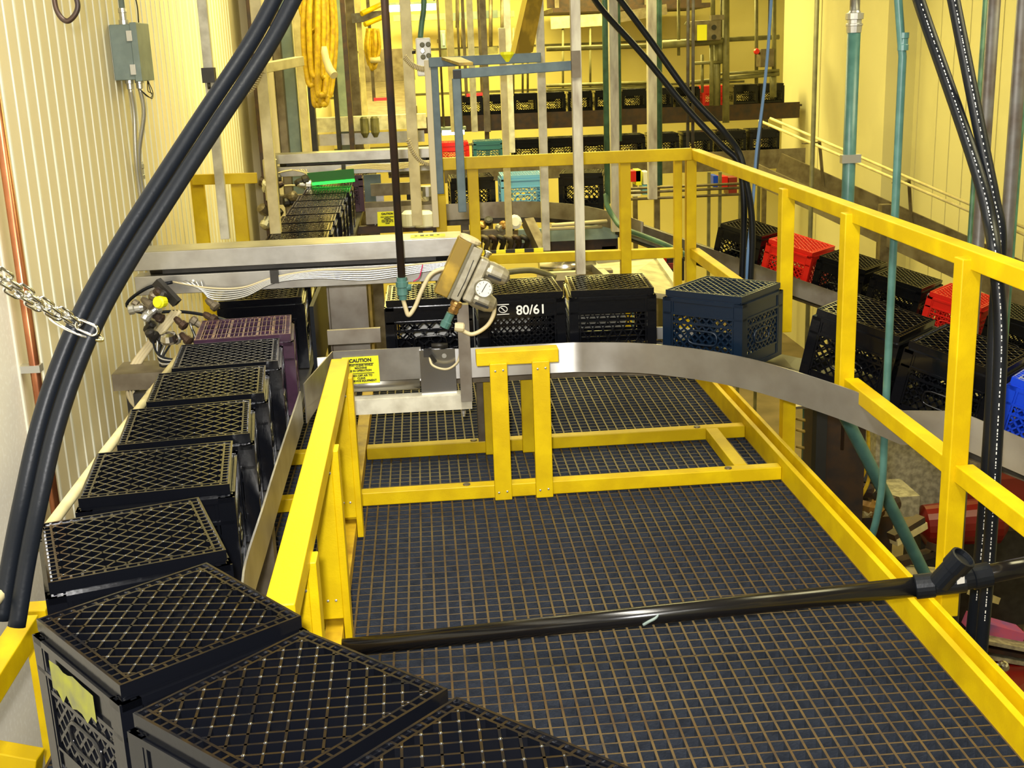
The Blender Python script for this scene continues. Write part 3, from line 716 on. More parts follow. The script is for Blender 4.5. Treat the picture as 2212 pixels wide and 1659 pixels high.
for i in range(14):
    a = P(random.uniform(572, 655), random.uniform(378, 470), 8.75); d = V(random.uniform(-1, 1), random.uniform(-.4, .1), random.uniform(-.6, .6))
    q = MB(); q.lathe(a, d, [(0, .018), (.024, .026), (.06, .026), (.068, .036), (.10, .036), (.11, .016)], 10); q.build('fitting', M[('dark_steel', 'dirty_steel', 'galv', 'brown_steel')[i % 4]], r)
a, c = P(580, 425, 8.8), P(660, 440, 8.8); q = MB(); q.box((a.x, 8.8, c.z), (c.x, 8.9, a.z)); q.build('shelf', M['dirty_steel'], r)
q = MB(); q.box((a.x, 8.85, FZ), (a.x+.06, 8.9, c.z)); q.build('leg', M['dirty_steel'], r)
q = MB(); q.lathe(P(590, 432, 8.7), (0, 0, 1), [(0, .05), (.28, .05), (.3, .03)], 12); q.build('canister', M['stainless'], r)
# outer guide tube of the left row
r = thing('guide_tube', 'pale tube guide rail between the left crate row and the wall', 'guide rail', (-.85, 3, .6))
gp = [PX(110, 1098, -.86), PX(225, 985, -.86), PX(330, 872, -.86), PX(402, 735, -.86)]
zz = .62; gp = [V(-.835, 2.1, zz), V(-.845, 3.0, zz), V(-.845, 4.1, zz)]
q = MB(); q.tube([V(-.79, 1.86, zz)]+gp, .013, 10); q.build('tube', M['cream_paint'], r)
for y in (2.5, 3.6): q = MB(); q.box((-.865, y-.02, .18), (-.858, y+.02, .62)); q.build('bracket', M['stainless'], r)
# ---------------------------------------------------------------- steel around the near diverter
r = thing('machine_frame', 'stainless corner plates and bracket at the near diverter with caution sign', 'machine frame', (-.1, 4.3, .4))
q = MB(); q.plate([(-.36, 4.325, .415), (-.04, 4.325, .415), (-.04, 4.325, .535), (-.36, 4.325, .535)], .004); q.build('sign_plate', M['stainless'], r)
q = MB(); q.tube([V(-.40, 4.35, .40), V(-.05, 4.35, .395)], .028, 14); q.build('roller', M['stainless'], r)
q = MB(); q.box((-.045, 4.312, .345), (.085, 4.322, .525)); q.build('sensor_plate', M['stainless_bright'], r)
for yy, zc in ((4.312, .50),): 
    q = MB(); q.lathe((.045, 4.312, .500), (0, -1, 0), [(0, .009), (.003, .008)], 12); q.build('grommet', M['galv'], r)
q = MB(); q.tube(curve([(-.01, 4.300, .515), (.0, 4.27, .478), (.05, 4.262, .462), (.09, 4.28, .480), (.105, 4.300, .515)], 6), .0045, 8); q.build('sensor_cable', M['hose_cream'], r)
q = MB(); q.box((-.03, 4.285, .505), (.0, 4.312, .530)); q.bar((-.005, 4.285, .512), (.012, 4.275, .487), .01, .01); q.cyl((-.0, 4.31, .54), (.06, 4.31, .54), .010, 10); q.build('sensor', M['dark_steel'], r)
q = MB(); q.bar((-.43, 4.30, .325), (.138, 4.285, .328), .008, .055); q.bar((-.43, 4.33, .352), (.138, 4.315, .354), .055, .006); q.build('bracket_bar', M['white_paint'], r)
q = MB(); q.box((.098, 4.245, .34), (.140, 4.285, .70)); q.build('bracket_post', M['stainless_dull'], r)
q = MB(); q.lathe((.105, 4.285, .295), (0, 0, -1), [(0, .009), (.012, .009), (.014, .006), (.022, .006)], 10); q.build('bolt', M['galv'], r)
q = MB(); q.plate([(-.44, 4.02, .415), (-.36, 4.33, .415), (-.36, 4.33, .535), (-.44, 4.02, .50)], .004); q.plate([(-.44, 4.02, .36), (-.38, 4.30, .40), (-.38, 4.30, .425), (-.44, 4.02, .425)], .004); q.build('corner_plate', M['stainless_dull'], r)
q = MB(); q.box((-.40, 4.86, .30), (-.25, 4.88, .78)); q.box((-.405, 4.80, .30), (-.40, 4.86, .78)); q.build('back_plate', M['stainless_dull'], r)
q = MB(); q.box((-.39, 4.50, .52), (-.19, 4.52, .575)); q.box((-.39, 4.44, .45), (-.19, 4.50, .455)); q.build('dead_plate', M['stainless_dull'], r)
q = MB(); q.box((-.455, 4.56, .38), (-.44, 5.2, .66)); q.build('pusher_pad', M['black_rubber'], r)
q = MB(); q.box((-.245, 4.90, .30), (-.235, 4.92, .80)); q.build('edge_strip', M['ochre'], r)
s = thing('caution_sign', 'yellow caution sign on the steel plate in the middle of the picture', 'sign', (-.28, 4.317, .465))
c0, c1_, c2_, c3_ = P(738, 773, 4.316), P(817, 768, 4.316), P(821, 826, 4.316), P(742, 831, 4.316)
q = MB(); q.plate([c3_, c2_, c1_, c0], .0015); q.build('sign_face', M['sign_yellow'], s)
ctr = (c0+c1_+c2_+c3_)/4; xd = (c1_-c0).normalized(); yd = (c0-c3_).normalized(); hgt = (c0-c3_).length; wdt = (c1_-c0).length
def on(fy, fx=0): return frame_m(ctr+yd*(fy*hgt)+xd*(fx*wdt)-xd.cross(yd)*-.0012, xd, yd)
lettering('heading', ['CAUTION'], hgt*.175, M['ink'], s, on(.36), bold=.0008, sx=1.0)
lettering('warning_text', ['STAY CLEAR WHILE', 'MACHINE', 'IS IN OPERATION'], hgt*.098, M['ink'], s, on(.085), leading=1.02, bold=.0004)
lettering('warning_text', ['TURN OFF AIR TO', 'CLEAR', 'OR SERVICE EQUIPMENT'], hgt*.098, M['ink'], s, on(-.30), leading=1.02, bold=.0004)
q = MB()
for fy in (.235, -.115): a = ctr+yd*(fy*hgt)+xd.cross(yd)*.0012; q.bar(a-xd*wdt*.36, a+xd*wdt*.36, .0006, .0022, yd)
q.build('rule_lines', M['ink'], s)
s = thing('caution_sign', 'small yellow caution sign behind the air pipe near the far stainless beam', 'sign', (-.4, 8.75, .5))
f0, f1, f2, f3 = P(815, 458, 8.75), P(858, 456, 8.75), P(858, 488, 8.75), P(816, 489, 8.75)
q = MB(); q.plate([f3, f2, f1, f0], .002); q.build('sign_face', M['sign_yellow'], s)
ctr = (f0+f1+f2+f3)/4; xd = (f1-f0).normalized(); yd = (f0-f3).normalized(); hgt = (f0-f3).length; wdt = (f1-f0).length
lettering('heading', ['CAUTION'], hgt*.18, M['ink'], s, on(.36), bold=.001)
lettering('warning_text', ['STAY CLEAR WHILE', 'MACHINE', 'IS IN OPERATION', 'TURN OFF AIR TO', 'CLEAR'], hgt*.10, M['ink'], s, on(-.08), leading=1.1, bold=.0006)

# ---------------------------------------------------------------- air regulator with gauge on the bracket post
RY = 4.20
r = thing('air_regulator', 'tilted steel filter regulator with round pressure gauge on the bracket post', 'regulator', (.14, RY, .82))
ax = (P(1010, 525, RY)-P(955, 645, RY)).normalized()          # long axis, leaning right
sd = V(ax.z, 0, -ax.x).normalized()                           # across, towards lower right
bc = P(997, 588, RY)
def pt(a, b_, c=0): return bc+ax*a+sd*b_+V(0, -1, 0)*c
def obox(a0, a1, b0, b1, c0_, c1__): 
    q = MB(); vs = [pt(a, b_, c) for a in (a0, a1) for b_ in (b0, b1) for c in (c0_, c1__)]
    q.add(vs, [(0, 1, 3, 2), (4, 6, 7, 5), (0, 4, 5, 1), (2, 3, 7, 6), (0, 2, 6, 4), (1, 5, 7, 3)]); return q
obox(-.100, .112, -.062, -.012, -.03, .035).build('valve_block', M['ochre'], r, bevel=.004)
obox(-.100, .112, -.012, -.004, -.032, .037).build('chrome_strip', M['chrome'], r)
obox(-.098, .105, -.004, .035, -.028, .028).build('manifold', M['regulator'], r, bevel=.004)
obox(-.085, .080, .038, .075, -.028, .040).build('filter_head', M['regulator'], r, bevel=.008)
q = MB(); q.tube([pt(-.08, .020, .0285), pt(-.02, .022, .0285), pt(.06, .018, .0285)], .0016, 5); q.build('seam_line', M['ink'], r)
for a in (.045, -.062):
    q = MB(); q.lathe(pt(a, .070, .0), sd, [(0, .032), (.02, .036), (.06, .034), (.082, .026), (.092, .012), (.094, .004)], 16); o = q.build('bowl', M['regulator'], r)
    q = MB(); q.bar(pt(a-.012, .085, .034), pt(a-.010, .135, .031), .009, .005, (0, -1, 0)); q.build('sight_slot', M['ink'], o)
g0 = pt(-.012, .088, .045)
q = MB(); q.lathe(g0, (0, -1, 0), [(0, .034), (.012, .035), (.018, .033), (.018, .029), (.016, .029)], 24); g = q.build('gauge', M['chrome'], r)
q = MB(); q.lathe(g0+V(0, -.0165, 0), (0, -1, 0), [(0, .0285), (.0008, .0285)], 24); q.build('dial', M['glass_face'], g)
q = MB(); gf = g0+V(0, -.0185, 0); q.bar(gf+V(-.008, 0, -.012), gf+V(.010, 0, .017), .0022, .001, (0, -1, 0))
for i in range(9): a = math.radians(-45+i*33.75); q.bar(gf+V(math.cos(a)*.020, 0, math.sin(a)*.020), gf+V(math.cos(a)*.025, 0, math.sin(a)*.025), .0012, .0008, (0, -1, 0))
q.build('needle', M['ink'], g)
q = MB(); q.lathe(pt(.102, -.02, 0), ax, [(0, .022), (.012, .040), (.022, .040), (.026, .030)], 16); q.build('top_cap', M['hose_cream'], r)
q = MB(); q.lathe(pt(.085, .055, .01), ax, [(0, .010), (.012, .010), (.014, .014), (.022, .014), (.024, .006)], 10); q.build('knob', M['chrome'], r)
q = MB(); q.lathe(pt(-.10, .030, .0), -ax, [(0, .018), (.008, .021), (.018, .021), (.02, .017), (.032, .017), (.034, .02), (.045, .018)], 12); q.build('inlet_nut', M['brass'], r)
q = MB(); q.lathe(pt(-.15, .026, .0), -ax, [(0, .015), (.03, .015), (.034, .019), (.055, .018)], 12); q.build('tee', M['teal_pipe'], r)
q = MB(); q.lathe(P(982, 706, RY), (1, 0, -.15), [(0, .015), (.012, .018), (.03, .018), (.035, .013)], 12); q.build('elbow', M['hose_cream'], r)
q = MB(); q.tube(curve([P(995, 712, RY), P(1020, 722, RY), P(1050, 706, RY), P(1066, 680, RY), P(1068, 650, RY)], 8), .0075, 8); q.build('outlet_hose', M['hose_cream'], r)
# air drop pipe
PY = 4.2
r = thing('air_drop_pipe', 'dark vertical air pipe ending in a green elbow above the wide-mesh crate', 'pipe', P(868, 600, PY))
q = MB(); a = P(868, 606, PY); q.cyl(a, V(a.x, PY, CZ), .0135, 12); q.build('pipe', M['brown_steel'], r)
q = MB(); q.lathe(a+V(0, 0, .012), (0, 0, -1), [(0, .018), (.014, .018), (.016, .022), (.034, .022), (.036, .019), (.062, .019), (.064, .015), (.08, .014)], 14); q.cyl(a+V(0, 0, -.025), a+V(.032, 0, -.026), .012, 10); q.build('elbow', M['teal_pipe'], r)
q = MB(); q.tube(curve([a+V(0, 0, -.065), P(876, 665, PY), P(883, 681, PY), P(897, 662, PY), P(910, 630, PY), P(928, 596, PY), P(948, 583, PY), P(966, 580, PY)], 8), .0078, 8); q.build('hose', M['hose_cream'], r)
q = MB(); q.tube(curve([P(913, 572, PY), P(910, 585, PY), P(905, 600, PY), P(893, 608, PY)], 6), .0022, 6); q.build('red_wire', M['cable_red'], r)

# ---------------------------------------------------------------- hoses, chain and pipes in the foreground
def hose(label, pts, rad, m='black_rubber', n=8, name='hose', cat='hose', group=None, parts=None):
    q = MB(); q.tube(curve(pts, n), rad, 12)
    o = q.build(name, M[m]); tag(o, label, cat, group); return o
LH = [(632, -40, 2.62), (560, 95, 2.58), (450, 262, 2.50), (360, 400, 2.44), (268, 545, 2.38), (197, 672, 2.32), (142, 800, 2.28), (100, 930, 2.24), (66, 1080, 2.2), (40, 1210, 2.18), (18, 1345, 2.15)]
hose('left of the two thick black hoses hanging in front of the left wall', [P(u-17, v-6, y) for u, v, y in LH], .0165)
hose('right of the two thick black hoses hanging in front of the left wall', [P(u+18, v+8, y-.015) for u, v, y in LH], .0165)
# chain from the wall to the hoses
r = thing('chain', 'doubled bright steel chain tied round the two thick black hoses', 'chain', P(180, 700, 2.28))
def link(parent, c, d, nrm, L=.030, Wd=.0095, rad=.0030):
    d = d.normalized(); s_ = d.cross(nrm).normalized(); pts = []
    for i in range(16):
        a = 2*PI*i/16; x = math.cos(a)*Wd; yv = math.sin(a)*Wd+math.copysign(L/2-Wd, math.sin(a)); pts.append(c+d*yv+s_*x)
    q = MB(); q.tube(pts, rad, 6, closed=True); q.build('link', M['chrome'], parent)
for dv, ph in ((0, 0), (26, 1)):
    a = P(-30, 562+dv, 2.15); e = P(168, 690+dv*.25, 2.27); n = 9
    for i in range(n):
        t = (i+.5)/n; c = a.lerp(e, t)+V(0, 0, -.012*math.sin(t*PI)); link(r, c, e-a, V(0, 1, .3) if (i+ph) % 2 else V(0, .3, -1), L=.036)
link(r, P(188, 708, 2.262), P(205, 716, 2.25)-P(165, 698, 2.25), V(0, 1, .2), L=.042, Wd=.011)
q = MB(); c = P(178, 704, 2.30); q.tube([c+V(math.cos(t)*.046-.012, math.sin(t)*.03, -math.cos(t)*.026-.004) for t in [2*PI*i/24 for i in range(24)]], .003, 6, closed=True); q.build('wrap', M['chrome'], r)
# black drain pipe on the deck
r = thing('drain_pipe', 'long glossy black plastic drain pipe lying across the deck', 'pipe', (0, 3, .05))
A = PZ(700, 1401, .026); A = PZ(775, 1396, .030); Bp = P(2030, 1262, 2.66); Ee = P(2290, 1208, 2.66)
q = MB(); q.cyl(A+(A-Bp)*.10, Bp, .0250, 20); q.build('pipe', M['black_gloss'], r)
dpp = (Ee-Bp).normalized()
q = MB(); q.cyl(Bp-dpp*.0, Ee, .0245, 20); q.build('pipe', M['black_gloss'], r)
d1 = (Bp-A).normalized()
q = MB(); q.lathe(Bp-d1*.06, d1, [(0, .0262), (.002, .031), (.045, .031), (.047, .0275), (.12, .0275)], 20); q.lathe(Bp+dpp*.05, dpp, [(0, .028), (.03, .0275), (.032, .031), (.075, .031), (.077, .026)], 20)
bq = (P(2085, 1206, 2.60)-P(2038, 1256, 2.63)).normalized(); q.lathe(P(2030, 1258, 2.65), bq, [(0, .0275), (.055, .0275), (.057, .0315), (.095, .0315), (.096, .026), (.085, .024)], 18)
q.build('wye_fitting', M['black_rubber'], r)
sv = P(2076, 1253, 2.62); q = MB(); q.plate([sv+V(-.009, -.0, -.011), sv+V(.010, 0, -.009), sv+V(.008, 0, .012), sv+V(-.011, 0, .010)], .001); q.build('white_sticker', M['print_white'], r)
mid = A.lerp(Bp, .53); q = MB(); q.tube(curve([mid+V(-.03, -.0195, -.017), mid+V(-.015, -.024, -.006), mid+V(.0, -.0245, .002), mid+V(.01, -.022, .012)], 6), .0042, 6); q.build('glue_smear', M['box_grey'], r)

# ---------------------------------------------------------------- left wall fittings
r = thing('copper_pipe', 'vertical copper pipe on the left wall', 'pipe', (WX+.045, 3.98, 0))
cp = PX(60, 690, WX+.045); q = MB(); q.cyl((WX+.045, cp.y, FZ), (WX+.045, cp.y, CZ), .0165, 14); q.build('pipe', M['copper'], r)
for z in (.62, 2.1): q = MB(); q.box((WX, cp.y-.02, z-.012), (WX+.066, cp.y+.02, z+.012)); q.build('clamp', M['galv'], r)
e0 = PX(232, 50, WX+.004); ey = 5.03
r = thing('electrical_box', 'grey-green electrical box with clip latches on the left wall', 'electrical box', (WX+.06, 5.2, 1.6))
q = MB(); q.box((WX+.004, 5.700, 1.505), (WX+.095, 5.95, 1.745)); q.build('box_body', M['box_grey'], r, bevel=.004)
q = MB(); q.box((WX+.095, 5.692, 1.498), (WX+.125, 5.958, 1.752)); q.build('cover', M['box_grey'], r, bevel=.003)
for z in (1.55, 1.695): q = MB(); q.box((WX+.080, 5.682, z-.022), (WX+.104, 5.694, z+.022)); q.build('latch', M['galv'], r)
q = MB(); q.lathe((WX+.06, 5.750, 1.745), (0, 0, 1), [(0, .022), (.02, .022), (.022, .016), (.05, .016), (.052, .020), (.07, .018), (.072, .012)], 12); q.build('hub', M['galv'], r)
q = MB(); q.cyl((WX+.06, 5.750, 1.8), (WX+.06, 5.750, CZ), .0125, 10); q.build('conduit', M['box_grey'], r)
for k, x in enumerate((.05, .085)):
    q = MB(); q.lathe((WX+x, 5.770+.04*k, 1.505), (0, 0, -1), [(0, .02), (.015, .02), (.017, .015), (.04, .015)], 12); q.build('hub', M['galv'], r)
    q = MB(); q.tube(curve([(WX+x, 5.770+.04*k, 1.47), (WX+x, 5.790+.04*k, 1.35), (WX+.035, 5.790+.06*k, 1.15), (WX+.03, 5.810+.07*k, .9), (WX+.03, 5.810+.07*k, .1), (WX+.03, 5.810+.07*k, -.6)], 6), .0105, 10); q.build('conduit', M['galv'], r)
q = MB(); q.lathe((WX+.03, 5.880, 1.13), (0, 0, -1), [(0, .015), (.012, .018), (.03, .018), (.034, .014), (.06, .014), (.062, .018), (.08, .016)], 12); q.build('coupling', M['galv'], r)
for k in range(3):
    q = MB(); q.tube(curve([(WX+.09, 5.790, 1.46), (WX+.11+.01*k, 5.820, 1.43-.006*k), (WX+.12, 5.890, 1.42+.01*k), (WX+.115-.01*k, 5.930, 1.45), (WX+.10, 5.920, 1.50)], 6), .0022, 5); q.build('wire', M['dark_steel'], r)
q = MB(); q.tube(curve([(WX+.10, 5.870, 1.752), (WX+.10, 5.870, 1.85), (WX+.07, 5.860, 2.0), (WX+.08, 5.870, 2.2)], 5), .003, 5); q.build('wire', M['dark_steel'], r)
hose('brown cable loop hanging at the top left corner', [P(108, -60, 3.6), P(116, -10, 3.6), P(122, 20, 3.6), P(134, 40, 3.6), P(148, 45, 3.6), P(163, 30, 3.6), P(168, 10, 3.6), P(160, -20, 3.6), P(150, -60, 3.6)], .0075, 'brown_steel', name='cable_loop', cat='cable')
# ---------------------------------------------------------------- posts and conduits hanging in the middle distance
def vpost(name, label, cat, u, v, y, w_, m, v0=None, v1=None, round_=False, group=None, dp=None):
    """upright square tube or round pipe through the point seen at u, v; v0/v1 = upper and lower end (None = ceiling / floor)"""
    c = P(u, v, y); z1 = CZ if v0 is None else P(u, v0, y).z; z0 = FZ if v1 is None else P(u, v1, y).z
    q = MB()
    if round_: q.cyl((c.x, y, z0), (c.x, y, z1), w_/2, 12)
    else: q.box((c.x-w_/2, y-(dp or w_)/2, z0), (c.x+w_/2, y+(dp or w_)/2, z1))
    return tag(q.build(name, M[m], bevel=0 if round_ else .003), label, cat, group)
vp = vpost
vp('hanging_post', 'chipped white square post passing in front of the rear guard rail', 'post', 1248, 300, 5.30, .042, 'chipped_white', v1=592)
vp('hanging_post', 'white square post behind the rear rail, just left of the chipped post', 'post', 1173, 300, 7.0, .046, 'white_paint', v1=541)
vp('hanging_post', 'bright cream square post ending above the near stainless beam', 'post', 888, 240, 6.6, .058, 'cream_paint', v1=487)
vp('hanging_post', 'tan square post behind the rear rail seen through its second bay', 'post', 1096, 400, 7.6, .042, 'cream_paint', v0=60, v1=510)
vp('hanging_post', 'grey-white square post behind the tan post in the second rail bay', 'post', 1098, 120, 9.9, .055, 'white_paint', v1=330)
vp('hanging_post', 'white square post with scraped paint behind the third rail post', 'post', 1326, 200, 7.3, .052, 'chipped_white', v1=500)
vp('hanging_post', 'white square post right of the green conduits, behind the rail corner', 'post', 1408, 200, 8.0, .058, 'chipped_white', v1=430)
vp('hanging_post', 'cream square post leaning over the crate line at left', 'post', 575, 260, 6.45, .056, 'cream_paint', v1=505)
vp('hanging_post', 'white square post close to the ribbed left wall', 'post', 462, 260, 6.15, .044, 'white_paint', v1=517)
for i, (u, y, wd, m, d) in enumerate(((978, 12, .07, 'cream_paint', 'left'), (1022, 12, .06, 'white_paint', 'middle'), (1050, 12, .06, 'dirty_steel', 'right'))):
    vp('hanger_rod', 'upright bar over the far crates, %s of three behind the blue-grey frame' % d, 'post', u, 200, y, wd, m, v1=285)
vp('conduit', 'thick green conduit left of the scraped white post', 'conduit', 1309, 200, 7.2, .034, 'green_pipe', v1=440, round_=True)
vp('conduit', 'short green conduit between the two scraped white posts', 'conduit', 1336, 120, 7.45, .030, 'green_pipe', v1=305, round_=True)
vp('conduit', 'thick green conduit right of the second scraped white post', 'conduit', 1423, 200, 8.1, .046, 'green_pipe', v1=400, round_=True)
for i, (u, dsc) in enumerate(((1486, 'left'), (1497, 'right'))):
    vp('pipe', 'thin brown pipe of the pair behind the rail corner, %s one' % dsc, 'pipe', u, 160, 9.6, .026, 'grey_pipe', v1=335, round_=True)
hose('green conduit sweeping out below the thick green conduit', [P(1309, 420, 7.2), P(1312, 445, 7.15), P(1326, 470, 7.1), P(1345, 492, 7.0), P(1390, 510, 6.9), P(1440, 530, 6.8), P(1500, 560, 6.7)], .016, 'green_pipe', name='conduit', cat='conduit')
# blue-grey square tube frame hung from the chipped post
FY = 5.3
r = thing('tube_hanger', 'blue-grey square tube frame hanging from the chipped white post', 'frame', P(985, 155, FY))
A = P(985, 160, FY); B2 = P(1241, 141, FY)
q = MB(); q.bar(A+V(-.012, 0, -.0), B2, .040, .040); q.build('front_tube', M['blue_paint'], r, bevel=.003)
q = MB(); q.box((A.x-.014, FY-.0205, A.z-.018), (A.x+.022, FY-.019, A.z+.016)); q.build('open_end', M['ink'], r)
q = MB(); b2 = P(989, 458, FY); q.box((A.x-.018, FY-.018, b2.z), (A.x+.018, FY+.018, A.z-.018)); q.build('drop_tube', M['blue_paint'], r, bevel=.003)
q = MB(); q.bar(P(926, 135, 5.75), P(1168, 124, 5.75), .040, .044); q.build('rear_tube', M['blue_paint'], r, bevel=.003)
for u, v1, wd, m in ((932, 492, .030, 'hose_cream'), (946, 420, .034, 'blue_paint')):
    a = P(u, 300, 5.75); q = MB(); q.box((a.x-wd/2, 5.755, P(u, v1, 5.75).z), (a.x+wd/2, 5.755+wd, P(u, 130, 5.75).z)); q.build('rear_drop_tube', M[m], r, bevel=.003)
q = MB(); q.plate([P(953, 128, 5.74)+V(0, 0, .01), P(992, 147, 5.32)+V(0, 0, .022), P(992, 147, 5.32)+V(.06, 0, .022), P(980, 128, 5.74)+V(.03, 0, .01)], .012); q.build('gusset_plate', M['ochre'], r)
q = MB(); bx = P(1246, 141, FY-.03); q.box((bx.x-.024, FY-.045, bx.z-.05), (bx.x+.014, FY-.021, bx.z+.06)); q.build('weld_bracket', M['dirty_steel'], r)
# leaning ochre channel with yellow edge
r = thing('leaning_channel', 'ochre steel channel with bright yellow edge leaning on the blue-grey frame', 'beam', P(1130, 60, 5.85))
a, c = P(1147, -60, 5.9), P(1104, 130, 5.9); 
q = MB(); q.bar(a, c, .022, .012, (0, -1, 0)); q.build('edge_flange', M['yellow'], r)
a2, c2 = P(1168, -60, 5.95), P(1138, 112, 5.95)
q = MB(); q.plate([c+V(.012, .02, .0), P(1151, 112, 6.02), P(1184, -60, 6.02), a+V(.012, .02, 0)], .008); q.build('web_plate', M['ochre'], r)
q = MB(); q.lathe(P(1095, 112, 5.74), (0, 0, -1), [(0, .030), (.012, .034), (.03, .02), (.045, .012)], 12); q.build('clamp', M['sign_yellow'], r)
# white push-button station
r = thing('push_button_station', 'white push button box hanging beside the cream post', 'control box', P(912, 125, 6.3))
c0, c1_ = P(897, 82, 6.3), P(934, 164, 6.3)
q = MB(); q.box((c0.x, 6.3, c1_.z), (c1_.x, 6.40, c0.z)); q.build('box_body', M['white_plastic'], r, bevel=.008)
for i, (u, v) in enumerate(((912, 97), (925, 96), (913, 110), (914, 123), (926, 120))):
    q = MB(); q.lathe(P(u, v, 6.3), (0, -1, 0), [(0, .013), (.006, .013), (.007, .009), (.016, .009)], 12); q.build('button', M['stainless_bright' if i == 2 else 'olive_steel'], r)
q = MB(); q.cyl(P(890, 113, 6.33), P(898, 113, 6.33), .008, 8); q.build('side_plug', M['dark_steel'], r)
hose('green cable dropping into the white push button box', [P(916, -30, 6.35), P(915, 20, 6.35), P(911, 50, 6.35), P(908, 82, 6.35)], .014, 'green_pipe', name='cable', cat='cable')
def coil_cord(label, pts, rad, helix, turns, m):
    base = curve(pts, 10); n = turns*8; out = []
    for i in range(n+1):
        t = i/n*(len(base)-1); k = min(int(t), len(base)-2); p = base[k].lerp(base[k+1], t-k); d = (base[k+1]-base[k]).normalized(); s_ = d.cross(V(0, 1, 0)).normalized()
        a = 2*PI*i/8; out.append(p+V(0, 1, 0)*helix*math.cos(a)+s_*helix*math.sin(a))
    q = MB(); q.tube(out, rad, 5); tag(q.build('coiled_cord', M[m]), label, 'cord')
coil_cord('coiled tan cord looping past the white push button box', [P(874, 122, 6.2), P(888, 138, 6.1), P(908, 148, 6.0), P(930, 147, 5.95), P(952, 132, 5.8)], .0035, .011, 24, 'hose_cream')
coil_cord('coiled cord hanging down beside the bright cream post', [P(880, 300, 6.3), P(893, 330, 6.3), P(912, 350, 6.3), P(938, 358, 6.25)], .0035, .009, 20, 'hose_cream')
coil_cord('coiled cream cord below the cross bar at the cream post', [P(566, 147, 6.42), P(556, 170, 6.40), P(545, 190, 6.38), P(525, 205, 6.38)], .004, .012, 14, 'hose_cream')
q = MB(); q.bar(P(562, 148, 6.42), P(648, 132, 6.9), .05, .05); tag(q.build('cross_bar', M['cream_paint'], bevel=.003), 'cream bar from the leaning cream post to the far columns', 'bar')
q = MB(); c = P(452, 160, 6.12); q.box((c.x-.03, 6.08, c.z-.04), (c.x+.03, 6.14, c.z+.03)); q.cyl((c.x, 6.08, c.z-.07), (c.x, 6.08, c.z-.04), .008, 8); tag(q.build('cord_bracket', M['dark_steel']), 'small dark bracket on the white post by the left wall', 'bracket')
# ---------------------------------------------------------------- columns and wall pieces beyond the ribbed wall
WLX = WX
def col(name, label, cat, u, y, wd, m, v0=None, v1=None, dp=.12): return vpost(name, label, cat, u, 250, y, wd, m, v0, v1, dp=dp)
col('column', 'dark steel column just right of the leaning cream post', 'column', 566, 9.6, .075, 'brown_steel')
col('column', 'narrow cream column beside the dark steel column', 'column', 590, 9.7, .07, 'wall_cream')
col('column', 'tan column between the cream columns at left', 'column', 611, 9.75, .06, 'ochre' if 0 else 'dirty_steel')
col('wall_panel', 'pale grey wall panel between the far left columns', 'panel', 632, 9.9, .10, 'box_grey')
col('column', 'cream column right of the pale grey wall panel', 'column', 658, 9.85, .055, 'cream_paint')
col('column', 'dark green steel column behind the yellow hose coil', 'column', 676, 10.2, .045, 'dark_steel', v0=120)
b = MB(); b.box((WX, 10.0, FZ), (WX+.32, 10.12, CZ)); b.cur = 0
tag(b.build('pilaster', M['wall_cream']), 'cream pilaster on the left wall behind the hose coil', 'pilaster')
col('column', 'grey H column right of the yellow hose coil', 'column', 742, 13.6, .15, 'grey_pipe' if 0 else 'box_grey', dp=.2)
col('pipe', 'black drop pipe beside the grey H column', 'pipe', 729, 13.2, .045, 'dark_steel', v0=52)
col('column', 'brown pipe column right of the grey H column', 'column', 757, 13.1, .05, 'brown_steel')
col('column', 'pale tan column before the far wall at left', 'column', 772, 14.2, .10, 'dirty_steel')
col('column', 'bright cream column carrying the small yellow hose coil', 'column', 789, 14.0, .055, 'cream_paint')
# hose coils
def coil(label, u, y, vt, vb, wpx, loops, rad, name='hose_coil'):
    r = thing(name, label, 'hose coil', P(u, vt, y)); random.seed(u)
    for k in range(loops):
        f = (k/(loops-1)-.5); o_ = f*wpx*.8; e = random.uniform(.75, 1.0); vb_ = vt+(vb-vt)*e; dy_ = random.uniform(-.05, .05)
        l = -wpx*.16-o_*.15; R = wpx*.16
        pts = [P(u+o_*.7-R*.7, vt, y+dy_), P(u+o_-R, (vt+vb_)/2, y+dy_-.03), P(u+o_*.7-R*.8, vb_-14, y+dy_), P(u+o_*.6, vb_, y+dy_), P(u+o_*.7+R*.8, vb_-14, y+dy_+.03), P(u+o_+R, (vt+vb_)/2, y+dy_+.04), P(u+o_*.7+R*.7, vt, y+dy_+.03)]
        q = MB(); q.tube(curve(pts, 6), rad, 8); q.build('hose_loop', M['hose_yellow'], r)
    return r
r = coil('large yellow hose coil hanging at the left columns', 690, 9.2, -60, 232, 62, 9, .022)
q = MB(); q.tube(curve([P(648, 5, 9.2), P(655, 35, 9.2), P(664, 55, 9.2), P(676, 70, 9.15)], 6), .022, 8); q.build('hose_loop', M['hose_yellow'], r)
q = MB(); q.tube([P(700, 100, 9.05), P(701, 112, 9.05), P(704, 128, 9.05), P(712, 150, 9.05), P(722, 163, 9.0)], [.018, .026, .026, .030, .03], 10); q.build('spray_nozzle', M['hose_cream'], r)
r = coil('small yellow hose coil on the bright cream column', 805, 13.7, 62, 152, 26, 6, .022)
q = MB(); q.tube([P(800, 130, 13.6), P(812, 130, 13.6), P(822, 128, 13.6)], .03, 8); q.build('spray_nozzle', M['hose_cream'], r)
r = thing('pipe_bracket', 'yellow painted bracket pipes above the small hose coil', 'bracket', P(805, 40, 13.7))
